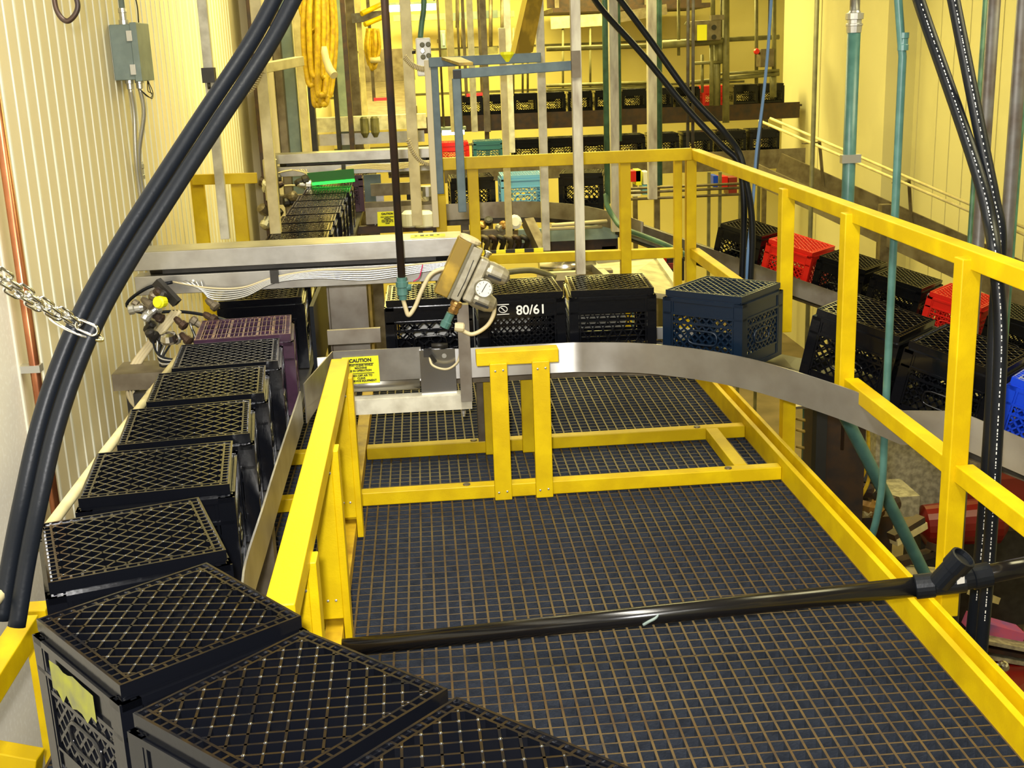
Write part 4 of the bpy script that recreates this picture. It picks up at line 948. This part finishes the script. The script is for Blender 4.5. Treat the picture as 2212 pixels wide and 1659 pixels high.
for a, c in (((781, 30), (826, 8)), ((788, 53), (838, 32))): q = MB(); q.cyl(P(a[0], a[1], 13.7), P(c[0], c[1], 13.9), .028, 10); q.build('arm', M['yellow'], r)
q = MB(); q.bar(P(760, 40, 13.9), P(836, 32, 13.9), .08, .10); q.build('cross_arm', M['grey_pipe'], r)
# far left machinery
r = thing('green_reflection', 'green light reflection shaped as a glowing bar over the far end of the left crate row', 'sensor bar', (-.62, 9.15, .75))  # a green light reflection, given form as an added glowing bar
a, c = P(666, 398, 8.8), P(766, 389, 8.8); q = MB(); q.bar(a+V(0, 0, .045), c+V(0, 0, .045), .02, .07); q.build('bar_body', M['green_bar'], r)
q = MB(); q.bar(a, c, .03, .020); q.build('glow_strip', M['green_glow'], r)
for nm, lb, (u0, v0), (u1, v1), y in (('sensor_bar', 'red lit sensor bar far down the left wall', (808, 215), (846, 213), 15.0), ('sensor_bar', 'red lit sensor strip over the high far conveyor', (1008, 206), (1042, 203), 15.8)):
    r = thing(nm, lb, 'sensor bar', P(u0, v0, y)); q = MB(); q.bar(P(u0, v0, y), P(u1, v1, y), .03, .035); q.build('glow_strip', M['red_glow'], r)
    for u, v in ((u0, v0), (u1, v1)): a = P(u, v, y); q = MB(); q.box((a.x-.02, y+.016, a.z-.02), (a.x+.02, y+.05, CZ)); q.build('hanger', M['dirty_steel'], r)
r = thing('feed_conveyor', 'inclined feed conveyor rising toward the far wall at left', 'conveyor', P(830, 230, 16))
a, c = P(822, 250, 15), P(838, 175, 18.3)
q = MB(); q.plate([a+V(-.42, 0, 0), a+V(.40, 0, 0), c+V(.34, 0, 0), c+V(-.34, 0, 0)], .06); q.build('belt', M['dirty_steel'], r)
for k in (-.45, .42): q = MB(); q.bar(a+V(k, 0, .03), c+V(k*.8, 0, .03), .05, .14); q.build('side_plate', M['dirty_steel'], r)
q = MB(); q.box((c.x-.4, c.y-.02, c.z), (c.x+.4, c.y+.3, c.z+.45)); q.build('hood', M['dirty_steel'], r)
for k in (-.4, .4): q = MB(); q.box((a.x+k-.03, 15.6, FZ), (a.x+k+.03, 15.7, a.z)); q.build('leg', M['dirty_steel'], r)
# machine block at the second diverter
r = thing('machine_frame', 'cluttered steel frame with white canisters at the second diverter', 'machine frame', P(870, 440, 8.8))
def pb(u0, v0, u1, v1, y, dp, m, name):
    a = P(u0, v0, y); c = P(u1, v1, y); q = MB(); q.box((a.x, y, c.z), (c.x, y+dp, a.z)); return q.build(name, M[m], r)
pb(785, 378, 826, 440, 9.1, .02, 'box_grey', 'side_plate'); pb(800, 398, 890, 420, 8.95, .04, 'dirty_steel', 'rail_bar'); pb(812, 422, 830, 440, 9.0, .02, 'stainless', 'side_plate')
pb(788, 438, 940, 452, 8.9, .05, 'dirty_steel', 'lower_bar'); pb(790, 455, 815, 490, 8.9, .1, 'brown_steel', 'bracket'); pb(808, 462, 812, 488, 8.85, .1, 'stainless', 'bracket'); pb(770, 490, 945, 498, 8.8, .05, 'brown_steel', 'lower_bar')
pb(878, 415, 940, 452, 9.2, .2, 'dark_steel', 'motor_box'); pb(815, 454, 945, 492, 8.95, .02, 'box_grey', 'side_plate')
for u, wd in ((885, .055), (917, .075)):
    a = P(u, 455, 8.7); c = P(u, 490, 8.7); q = MB(); q.lathe(c, (0, 0, 1), [(0, wd*.9), (.01, wd), (a.z-c.z-.02, wd), (a.z-c.z, wd*.6)], 16); q.build('canister', M['white_plastic'], r)
a = P(922, 402, 8.7); q = MB(); q.lathe(a, (0, 0, -1), [(0, .05), (.07, .05), (.10, .03)], 14); q.build('filter_bowl', M['stainless'], r)
q = MB(); q.tube(curve([P(903, 415, 8.68), P(912, 430, 8.68), P(925, 430, 8.68), P(930, 420, 8.68)], 6), .012, 8); q.build('hose', M['hose_cream'], r)
q = MB(); q.box((P(790, 400, 9).x, 9.0, FZ), (P(790, 400, 9).x+.08, 9.08, .3)); q.box((P(930, 400, 9).x, 9.0, FZ), (P(930, 400, 9).x+.08, 9.08, .3)); q.build('legs', M['dirty_steel'], r)
# machinery under the second diverter band, seen through the rear rail
r = thing('drive_unit', 'dirty steel drive frame and hoses below the second diverter band', 'machine frame', P(1180, 520, 8.2))
pb(1000, 500, 1110, 520, 8.45, .06, 'dirty_steel', 'cross_beam'); pb(1120, 497, 1335, 515, 8.40, .06, 'box_grey', 'cross_beam')
pb(1100, 515, 1335, 545, 8.5, .4, 'brown_steel', 'gear_box')
q = MB(); q.bar(P(1140, 478, 8.3), P(1172, 545, 8.1), .07, .07); q.build('diagonal_strut', M['dirty_steel'], r)
random.seed(5)
for k in range(7):
    u = 1015+k*17; q = MB(); q.tube(curve([P(u, 522, 8.3), P(u+10, 512, 8.2), P(u+22, 520, 8.2), P(u+18, 540, 8.3), P(u+34, 552, 8.4)], 5), .018, 7); q.build('hose', M[('dark_steel', 'dirty_steel', 'brown_steel')[k % 3]], r)
for k in range(6):
    u = 1020+k*18; q = MB(); q.lathe(P(u, 488+random.uniform(-5, 5), 8.35), (random.uniform(-1, 1), -1, random.uniform(-.5, 1)), [(0, .02), (.03, .03), (.05, .03), (.055, .015)], 10); q.build('fitting', M[('galv', 'brass', 'dark_steel')[k % 3]], r)
q = MB(); q.cyl(P(1190, 487, 8.1), P(1310, 478, 8.3), .014, 8); q.build('tie_rod', M['hose_cream'], r)
q = MB(); q.cyl(P(1175, 495, 8.1), P(1300, 490, 8.3), .010, 8); q.build('tie_rod', M['hose_cream'], r)
q = MB(); a = P(1107, 482, 8.1); q.lathe(a, (.3, -1, .3), [(0, .02), (.02, .045), (.05, .05), (.06, .03)], 12); q.build('strobe_lamp', M['white_plastic'], r)
q = MB(); q.box((P(1010, 500, 8.5).x, 8.5, FZ), (P(1010, 500, 8.5).x+.08, 8.6, .2)); q.box((P(1330, 500, 8.5).x-.1, 8.5, FZ), (P(1330, 500, 8.5).x, 8.6, .2)); q.build('legs', M['dirty_steel'], r)
r = thing('roller_tray', 'shiny steel roller tray below the rear guard rail', 'machine tray', P(1230, 575, 7.4))
q = MB(); q.cyl(P(1165, 583, 7.4), P(1285, 572, 7.4), .07, 18); q.build('roller', M['stainless_bright'], r)
q = MB(); q.bar(P(1160, 562, 7.7), P(1300, 556, 7.7), .05, .03); q.bar(P(1160, 598, 7.2), P(1250, 594, 7.2), .05, .05); q.build('frame', M['cream_paint'], r)
q = MB(); q.tube(curve([P(1085, 610, 6.9), P(1088, 592, 6.9), P(1110, 586, 6.9), P(1150, 584, 6.9), P(1180, 592, 6.9), P(1200, 600, 6.9)], 6), .018, 8); q.build('handle_tube', M['olive_steel'], r)
q = MB(); a = P(1200, 575, 7.4); q.box((a.x-.05, 7.42, FZ), (a.x+.05, 7.5, a.z-.03)); q.build('leg', M['dirty_steel'], r)
r = thing('cover_plate', 'worn cream cover plate over a chute behind the rear crate row', 'cover plate', P(1390, 600, 6.8))
qd = [P(1330, 618, 6.4), P(1478, 642, 6.4), P(1418, 556, 7.6), P(1275, 570, 7.6)]
q = MB(); q.plate(qd, .03); q.build('plate', mat('plate_cream', (.58, .54, .34), .4, metal=.2, noise=.5, nscale=9), r, bevel=.003)
q = MB(); q.bar(qd[3], qd[2], .05, .06); q.bar(qd[1], qd[2], .04, .05); q.bar(qd[0], qd[3], .04, .05); q.build('rim', M['stainless'], r)
q = MB(); q.box((qd[0].x, 7.0, FZ), (qd[0].x+.08, 7.08, qd[0].z-.02)); q.box((qd[1].x-.3, 7.0, FZ), (qd[1].x-.22, 7.08, qd[1].z+.02)); q.build('legs', M['dirty_steel'], r)
q = MB(); q.box((P(1355, 556, 7.9).x, 7.9, P(1355, 566, 7.9).z), (P(1425, 550, 7.9).x, 8.2, P(1425, 552, 7.9).z)); q.box((P(1360, 560, 7.9).x, 7.95, FZ), (P(1370, 560, 7.9).x, 8.1, P(1355, 566, 7.9).z)); tag(q.build('tote_lid', M['blue_plastic']), 'light blue tote lid seen below the rear mid rail', 'tote lid')
r = thing('hand_truck_load', 'dark load with red tape below the mid rail by the corner post', 'stacked goods', P(1460, 580, 7.8))
pb(1428, 551, 1440, 566, 7.8, .2, 'red_plastic', 'red_box'); pb(1435, 560, 1478, 606, 7.9, .3, 'dark_steel', 'dark_bag'); pb(1444, 570, 1466, 580, 7.86, .03, 'tile_red', 'red_tape')
q = MB(); q.box((P(1440, 600, 7.9).x, 8.0, FZ), (P(1478, 600, 7.9).x, 8.2, P(1440, 604, 7.9).z)); q.build('base', M['dark_steel'], r)
# shelving with red and blue cartons behind the rail corner
r = thing('carton_rack', 'wire rack of red and blue cartons beyond the rail corner', 'rack', P(1540, 400, 12.2))
random.seed(2)
for u0, v0, u1, v1, m in ((1362, 370, 1384, 392, 'red_plastic'), (1388, 400, 1402, 420, 'blue_plastic'), (1368, 412, 1384, 424, 'print_white'), (1390, 372, 1402, 398, 'print_white'), (1374, 368, 1386, 400, 'sign_yellow'), (1556, 382, 1572, 410, 'red_plastic'), (1541, 380, 1551, 404, 'deep_blue'), (1574, 384, 1592, 420, 'tile_red')):
    pb(u0, v0, u1, v1, 12.4, .2, m, 'carton')
for v in (402, 411, 425):
    q = MB(); q.cyl(P(1350, v+6, 12.1), P(1610, v-6, 12.1), .014, 8); q.build('shelf_rod', M['dirty_steel'], r)
for u in (1532, 1556, 1600, 1640): q = MB(); a = P(u, 400, 12.2); q.box((a.x-.015, 12.2, FZ), (a.x+.015, 12.23, P(u, 372, 12.2).z)); q.build('upright', M['olive_steel'], r)
# ---------------------------------------------------------------- pipe racks on the far right and far wall
r = thing('pipe_rack', 'grid of olive pipes in front of the far wall at right', 'pipe rack', P(1560, 150, 15.6))
def run(p, q_, rad, m='olive_steel', name='pipe'):
    t = MB(); t.cyl(p, q_, rad, 10); t.build(name, M[m], r)
for (u0, v0), (u1, v1), rad, y in (((1430, 97), (1560, 88), .045, 15.4), ((1430, 92), (1683, 80), .030, 15.9), ((1180, 106), (1440, 98), .03, 15.9), ((1500, 137), (1560, 134), .02, 15.4), ((1490, 178), (1683, 160), .022, 15.6), ((1550, 160), (1683, 152), .018, 15.6), ((1560, 168), (1683, 158), .022, 15.7), ((1480, 50), (1500, 62), .02, 15.4), ((1180, 185), (1420, 178), .025, 16.9), ((1180, 195), (1420, 188), .02, 16.9)):
    run(P(u0, v0, y), P(u1, v1, y), rad)
for u, v0, v1, rad, y in ((1568, -40, 265, .045, 15.4), (1559, -40, 90, .02, 15.5), (1537, 90, 228, .028, 15.4), (1548, 95, 228, .05, 15.45), (1517, 118, 200, .02, 15.5), (1634, -40, 180, .024, 15.8), (1672, -40, 190, .03, 15.7), (1670, 160, 210, .045, 15.65), (1540, -40, 42, .03, 15.5), (1466, 0, 120, .02, 15.5), (1555, 90, 135, .04, 15.42)):
    run(P(u, v0, y), P(u, v1, y), rad)
for u in (1275, 1140, 1109, 1129, 1216, 1252): run(P(u, 60, 17.4), P(u, 205, 17.4), .016, 'olive_steel', 'hanger_rod')
r = thing('control_box', 'brown-grey control box with yellow label on the pipe rack', 'control box', P(1530, 65, 15.2))
a, c, e = P(1497, 45, 15.2), P(1528, 88, 15.2), P(1558, 88, 15.2)
q = MB(); q.box((a.x, 15.2, c.z), (e.x, 15.38, a.z)); q.build('box_body', M['dirty_steel'], r, bevel=.01)
q = MB(); l0, l1 = P(1506, 54, 15.19), P(1527, 87, 15.19); q.box((l0.x, 15.19, l1.z), (l1.x, 15.20, l0.z)); q.build('yellow_label', M['sign_yellow'], r)
for v in (59, 80): q = MB(); q.lathe(P(1542, v, 15.2), (0, -1, 0), [(0, .03), (.02, .03)], 10); q.build('knob', M['ink'], r)
q = MB(); q.box((P(1545, 45, 15.3).x-.06, 15.25, a.z), (P(1545, 45, 15.3).x+.1, 15.35, a.z+.06)); q.build('cable_gland', M['dirty_steel'], r)
r = thing('control_box', 'grey switch box with red knob near the right wall corner', 'control box', P(1655, 120, 15.5))
a, c = P(1643, 106, 15.5), P(1672, 144, 15.5); q = MB(); q.box((a.x, 15.5, c.z), (c.x, 15.7, a.z)); q.build('box_body', M['dirty_steel'], r, bevel=.008)
q = MB(); a2 = P(1633, 111, 15.45); q.lathe(a2, (0, -1, 0), [(0, .03), (.03, .04), (.06, .03)], 10); q.build('red_knob', M['red_plastic'], r)
q = MB(); q.cyl(a2+V(0, .04, 0), P(1644, 116, 15.6), .02, 8); q.build('stem', M['dirty_steel'], r)
r = thing('control_box', 'small grey box on the far wall behind the push button station', 'control box', P(956, 85, 17.5))
a, c = P(947, 66, 17.5), P(964, 105, 17.5); q = MB(); q.box((a.x, 17.5, c.z), (c.x, 17.62, a.z)); q.build('box_body', M['box_grey'], r, bevel=.008)
q = MB(); q.box(((a.x+c.x)/2-.04, 17.62, c.z+.1), ((a.x+c.x)/2+.04, YF, a.z-.1)); q.build('wall_arm', M['dirty_steel'], r)
q = MB(); q.box((a.x+.05, 17.49, (a.z+c.z)/2-.08), (a.x+.08, 17.5, (a.z+c.z)/2+.08)); q.build('latch', M['galv'], r)
# overhead platform and ducts before the far wall
r = thing('overhead_platform', 'dark slatted overhead platform in front of the far wall', 'platform', P(1400, 20, 18.3))
a, c = P(1180, 50, 18.4), P(1480, 36, 18.4)
q = MB()
for k in range(9): q.box((a.x, 17.5+k*.20, a.z+.12), (c.x+.2, 17.62+k*.20, a.z+.18))
for k in range(4): q.box((a.x, 18.2+k*.02, a.z+.2+k*.22), (c.x+.2, 18.25+k*.02, a.z+.32+k*.22))
q.build('slats', M['brown_steel'], r)
q = MB(); q.bar(P(1190, 50, 17.4), P(1310, 42, 17.4), .06, .16); q.build('edge_beam', M['cream_paint'], r); q = MB(); q.bar(P(1310, 42, 17.45), P(1440, 20, 17.45), .06, .14); q.build('edge_beam', M['dirty_steel'], r)
for u in (1205, 1400): q = MB(); b3 = P(u, 20, 18); q.box((b3.x-.03, 18.1, b3.z), (b3.x+.03, 18.16, CZ)); q.build('hanger', M['dirty_steel'], r)
r = thing('duct_run', 'horizontal duct and pipes high on the far wall at left', 'duct', P(950, 38, 18.8))
q = MB(); q.bar(P(850, 40, 18.9), P(1110, 30, 18.9), .2, .09); q.build('duct', M['cream_paint'], r)
q = MB(); q.bar(P(960, 38, 18.5), P(1075, 30, 18.5), .1, .11); q.build('duct', M['box_grey'], r)
for (u, v0, v1) in ((988, 0, 60), (1040, -30, 110), (1060, -30, 110), (1085, -30, 110), (1000, 40, 105), (1013, 40, 105)): q = MB(); q.cyl(P(u, v0, 18.3), P(u, v1, 18.3), .028, 8); q.build('drop_pipe', M['dirty_steel'], r)
q = MB(); q.bar(P(950, 116, 18.2), P(1075, 108, 18.2), .1, .10); q.bar(P(1080, 106, 18.2), P(1110, 104, 18.2), .1, .08); q.build('cable_tray', M['olive_steel'], r)
# fluorescent tubes
for (u0, v0), (u1, v1), lb in (((828, 19), (942, 14), 'glowing fluorescent fixture above the far left conveyor'), ((955, 287), (1003, 285), 'small glowing lamp above the red crate on the third conveyor')):
    y = 17.0 if v0 < 100 else 12.9
    r = thing('fluorescent_light', lb, 'light', P((u0+u1)/2, (v0+v1)/2, y)); q = MB(); q.cyl(P(u0, v0, y), P(u1, v1, y), .045 if v0 < 100 else .025, 12); q.build('tube', M['lamp_glow'], r)
    q = MB(); q.bar(P(u0-3, v0-9, y+.02), P(u1+3, v1-9, y+.02), .16, .03); q.build('reflector', M['box_grey'], r)
    for u, v in ((u0+4, v0-9), (u1-4, v1-9)): a = P(u, v, y+.02); q = MB(); q.cyl(a, V(a.x, a.y, CZ), .012, 6); q.build('hanger_rod', M['dirty_steel'], r)
# ---------------------------------------------------------------- right side: pipes and hoses outside the rail
r = thing('teal_conduit', 'thick teal conduit with silver coupling beyond the right rail', 'conduit', P(1838, 300, 4.9))
TY = 4.95; a = P(1836, 300, TY); tx = a.x
q = MB(); q.cyl((tx, TY, P(1826, 500, TY).z-.55), (tx, TY, P(1840, 68, TY).z), .0265, 14); q.build('pipe', M['teal_pipe'], r)
z1 = P(1840, 68, TY).z
q = MB(); q.lathe((tx, TY, z1-.005), (0, 0, 1), [(0, .029), (.025, .031), (.027, .034), (.034, .034), (.036, .029), (.05, .029), (.052, .036), (.075, .036), (.078, .024), (.085, .021)], 16); q.build('coupling', M['galv'], r)
q = MB(); q.cyl((tx, TY, z1+.07), (tx, TY, CZ), .0205, 12); q.build('upper_conduit', M['galv'], r)
zc = P(1838, 342, TY).z; q = MB(); q.box((tx-.04, TY-.03, zc-.017), (tx+.04, TY-.0, zc+.017)); q.cyl((tx, TY, zc-.015), (tx, TY, zc+.015), .0285, 14); q.build('clamp', M['galv'], r)
q = MB(); q.cyl((tx+.035, TY+.05, -.2), (tx+.035, TY+.05, 1.55), .008, 8); q.build('rust_rod', M['brown_steel'], r)
r = thing('teal_conduit', 'slim teal conduit with kinked top crossing the right guard rail', 'conduit', P(1942, 300, 3.6))
xx = 1.475; c = PX(1941, 300, xx); k0 = PX(1947, 78, xx)
kk = V(xx, c.y, k0.z)
q = MB(); q.tube(curve([V(xx-.045, c.y+.0, k0.z+.35), V(xx-.035, c.y, k0.z+.22), V(xx-.012, c.y, k0.z+.03), V(xx, c.y, k0.z-.06)], 5)+[V(xx, c.y, .5), V(xx, c.y, .36)]+curve([V(xx, c.y, .30), V(xx, c.y, .12), V(xx-.01, c.y+.03, -.05), V(xx-.03, c.y+.10, -.22), V(xx-.04, c.y+.14, -.4)], 5), .0125, 12); q.build('pipe', M['teal_pipe'], r)
q = MB(); q.lathe(kk+V(0, 0, .01), (0, 0, -1), [(0, .0165), (.016, .0165), (.018, .0145), (.034, .0145), (.036, .0165), (.052, .0165)], 14); q.build('coupling', M['teal_pipe'], r)
hose('teal pipe slanting down below the near incline', [P(1815, 880, 4.7), P(1828, 905, 4.7), P(1880, 1005, 4.75), P(1940, 1125, 4.8), P(2000, 1245, 4.85), P(2060, 1370, 4.9)], .027, 'teal_pipe', name='pipe', cat='pipe')
hose('green upright pipe in the gap below the near conveyor bend', [P(1741, 870, 5.6), P(1741, 950, 5.6), P(1739, 1010, 5.6)], .017, 'green_pipe', name='pipe', cat='pipe')
RH1 = [PX(1972, -40, 1.52), PX(1998, 40, 1.52), PX(2040, 160, 1.52), PX(2085, 290, 1.52), PX(2120, 400, 1.52), PX(2138, 480, 1.52), PX(2150, 560, 1.50)]
x0 = RH1[-1]
RH1 += [V(1.500, x0.y-.06, .80), V(1.498, x0.y-.08, .55), V(1.498, x0.y-.09, .2), V(1.50, x0.y-.08, -.15)]
RH2 = [PX(2052, -40, 1.56), PX(2066, 30, 1.56), PX(2098, 190, 1.56), PX(2126, 330, 1.56), PX(2146, 430, 1.56), PX(2160, 520, 1.56)]
x0 = RH2[-1]
RH2 += [V(1.547, x0.y-.03, .80), V(1.540, x0.y-.06, .55), V(1.535, x0.y-.07, .2), V(1.53, x0.y-.06, -.15)]
for lb, pts in (('black hose with white print nearest the right rail, left of the pair', RH1), ('black hose with white print at the right edge, right of the pair', RH2)):
    r = thing('hose', lb, 'hose', pts[0])
    cc = curve(pts, 8); q = MB(); q.tube(cc, .0180, 12); q.build('hose_body', M['black_rubber'], r)
    q = MB(); random.seed(len(lb))
    for i in range(6, len(cc)-4):
        d = (cc[i+1]-cc[i]); n_ = V(-.35, -1, .25).normalized(); n_ = (n_-d.normalized()*n_.dot(d.normalized())).normalized()
        if cc[i].z < 0: continue
        L = d.length; t = 0
        while t < L-.012:
            l = random.uniform(.003, .009); p_ = cc[i]+d.normalized()*t+n_*.0181
            q.bar(p_, p_+d.normalized()*l, .0026, .0006, n_); t += l+random.uniform(.002, .006)
    q.build('printed_marking', M['print_white'], r)
for lb, u, v, x, rad, m in (('grey-brown vertical pipe at the right edge behind the hoses', 2128, 300, 1.95, .021, 'grey_pipe'), ('dark grey vertical pipe at the far right edge of the picture', 2190, 300, 1.90, .021, 'grey_pipe'), ('thin green conduit on the right wall behind the hoses', 2112, 250, 2.3, .010, 'green_pipe'), ('narrow green strip pipe along the dark grey right edge pipe', 2200, 350, 2.0, .010, 'green_pipe')):
    c = PX(u, v, x); q = MB(); q.cyl((x, c.y, FZ), (x, c.y, CZ), rad, 12); tag(q.build('pipe', M[m]), lb, 'pipe')
# middle hoses running down to the near crossing
MH = [(1262, -40, 6.6), (1300, 20, 6.5), (1390, 120, 6.35), (1480, 230, 6.2), (1555, 310, 6.1), (1592, 345, 6.05), (1602, 380, 6.02), (1607, 440, 6.0), (1606, 520, 6.0), (1602, 620, 6.0), (1600, 760, 6.0)]
hose('lower of two thin black hoses slanting down to the rail corner', [P(*p) for p in MH], .0165)
MH = [(1310, -40, 6.5), (1340, 0, 6.45), (1400, 80, 6.35), (1490, 205, 6.2), (1560, 280, 6.1), (1596, 330, 6.0), (1610, 385, 5.97), (1622, 450, 5.96), (1625, 520, 5.95), (1620, 620, 5.95), (1618, 760, 5.95)]
hose('upper of two thin black hoses slanting down to the rail corner', [P(*p) for p in MH], .0165)
hose('pale blue rope hanging down behind the rail corner', [P(1668, -30, 6.2), P(1661, 80, 6.15), P(1650, 200, 6.1), P(1634, 330, 6.05), P(1626, 440, 6.0), P(1616, 540, 5.95), P(1612, 620, 5.95)], .008, 'rope_blue', name='rope', cat='rope')
hose('thin black cable beside the pale blue rope', [P(1663, -30, 6.3), P(1660, 80, 6.25), P(1652, 180, 6.2), P(1640, 320, 6.15), P(1632, 400, 6.1)], .006, 'ink', name='cable', cat='cable')
vp('conduit', 'thin grey conduit on the right wall left of the thick teal conduit', 'conduit', 1759, 200, 8.6, .034, 'olive_steel', round_=True)
# ---------------------------------------------------------------- lower level seen past the deck edge
r = thing('support_pedestal', 'dark steel pedestal below the near conveyor bend outside the rail', 'support', (1.75, 5.3, -.5))
a, c = P(1782, 880, 5.2), P(1850, 1200, 5.2); q = MB(); q.box((a.x, 5.2, FZ), (c.x+.02, 5.5, a.z+.02)); q.build('post', M['brown_steel'], r)
q = MB(); q.box((a.x-.05, 5.16, FZ), (a.x, 5.22, a.z)); q.build('edge', M['ink'], r)
q = MB(); q.bar(P(1700, 879, 5.17), P(1790, 873, 5.17), .05, .012); q.build('ledge', M['stainless_dull'], r)
for v in (908, 932, 968): q = MB(); q.tube(curve([P(1720, v-4, 5.5), P(1738, v, 5.48), P(1758, v+2, 5.5)], 4), .008, 6); q.build('cable', M['ochre'], r)
r = thing('bench', 'pale beige machine housing on the lower level right of the slim teal conduit', 'machine housing', P(1960, 1000, 7.0))
a, c = P(1895, 905, 7.0), P(2080, 1090, 7.0); q = MB(); q.box((a.x, 7.0, c.z), (c.x+.6, 7.5, a.z)); q.build('panel', M['bench_beige'], r, bevel=.005)
q = MB(); q.box((a.x, 7.05, FZ), (a.x+.1, 7.4, c.z)); q.box((c.x+.4, 7.05, FZ), (c.x+.5, 7.4, c.z)); q.build('leg', M['dirty_steel'], r)
r = thing('filling_machine', 'dark red and beige machine on the lower level at right', 'machine', P(2080, 1250, 6.2))
a, c = P(1962, 1085, 6.4), P(2060, 1150, 6.4); q = MB(); q.lathe(P(1985, 1135, 6.5), (1, -.1, .05), [(0, .05), (.03, .12), (.45, .14), (.50, .08)], 20); q.build('red_drum', M['red_machine'], r)
a, c = P(2085, 1040, 6.8), P(2260, 1260, 6.8); q = MB(); q.box((a.x, 6.8, c.z), (c.x, 7.0, a.z)); q.build('red_wall_panel', M['tile_red'], r)
a, c = P(1925, 1075, 6.5), P(1985, 1115, 6.5); q = MB(); q.box((a.x, 6.5, c.z), (c.x, 6.8, a.z)); q.build('beige_block', M['bench_beige'], r)
for (u0, v0), (u1, v1) in (((1925, 1160), (1990, 1120)), ((1930, 1170), (1995, 1132)), ((1940, 1215), (2060, 1180)), ((1950, 1230), (2070, 1240)), ((2010, 1180), (2060, 1195)), ((2100, 1280), (2150, 1295))):
    q = MB(); q.bar(P(u0, v0, 6.2), P(u1, v1, 6.3), .06, .04); q.build('frame_bar', M['cream_paint' if v0 in (1170, 1280, 1230) else 'brown_steel'], r)
a, c = P(1990, 1160, 6.5), P(2260, 1345, 6.5); q = MB(); q.box((a.x, 6.5, c.z), (c.x+.3, 6.75, a.z)); q.build('dark_housing', M['dark_steel'], r)
a, c = P(2090, 1335, 6.0), P(2200, 1372, 6.0); q = MB(); q.bar(P(2092, 1342, 6.0), P(2200, 1372, 6.0), .12, .075); q.build('pink_packs', M['pink_pack'], r)
for k in range(4): q = MB(); q.bar(P(2085, 1372+k*16, 5.9), P(2240, 1402+k*15, 5.9), .10, .022); q.build('tray_rail', M['bench_beige' if k % 2 == 0 else 'brown_steel'], r)
a, c = P(2120, 1428, 5.7), P(2280, 1600, 5.7); q = MB(); q.plate([P(2080, 1560, 5.2), P(2330, 1680, 5.2), P(2300, 1420, 6.0), P(2110, 1405, 6.0)], .3); q.build('red_base', M['red_machine'], r)
q = MB(); q.lathe(P(2165, 1443, 5.55), (0, -.6, 1), [(0, .03), (.02, .032), (.04, .02), (.045, .008)], 14); q.build('glint_cap', M['chrome'], r)  # bright reflection on the machine, given shape as a small chrome cap
q = MB(); q.box((P(2100, 1400, 6.2).x, 6.2, FZ), (P(2260, 1400, 6.2).x, 6.6, P(2100, 1420, 6.2).z)); q.build('plinth', M['tile_red'], r)
r = thing('motor_unit', 'cluster of dark motors with yellow cables below the deck edge', 'motor', P(1880, 1070, 6.3))
random.seed(9)
for k in range(8):
    q = MB(); q.lathe(P(1845+random.uniform(0, 80), 1040+random.uniform(0, 90), 6.3), (random.uniform(-1, 1), -.6, random.uniform(-.2, 1)), [(0, .03), (.03, .05), (.10, .05), (.12, .025)], 10); q.build('motor_part', M[('dark_steel', 'brass', 'cream_paint', 'brown_steel')[k % 4]], r)
q = MB(); q.box((P(1850, 1120, 6.4).x, 6.4, FZ), (P(1930, 1120, 6.4).x, 6.7, P(1850, 1120, 6.4).z)); q.build('base', M['brown_steel'], r)
for pts in ([(1874, 900), (1876, 960), (1872, 1005), (1850, 1060), (1838, 1090)], [(1850, 1090), (1872, 1050), (1880, 1020)]):
    q = MB(); q.tube(curve([P(u, v, 6.1) for u, v in pts], 6), .010, 8); q.build('yellow_cable', M['hose_yellow'], r)
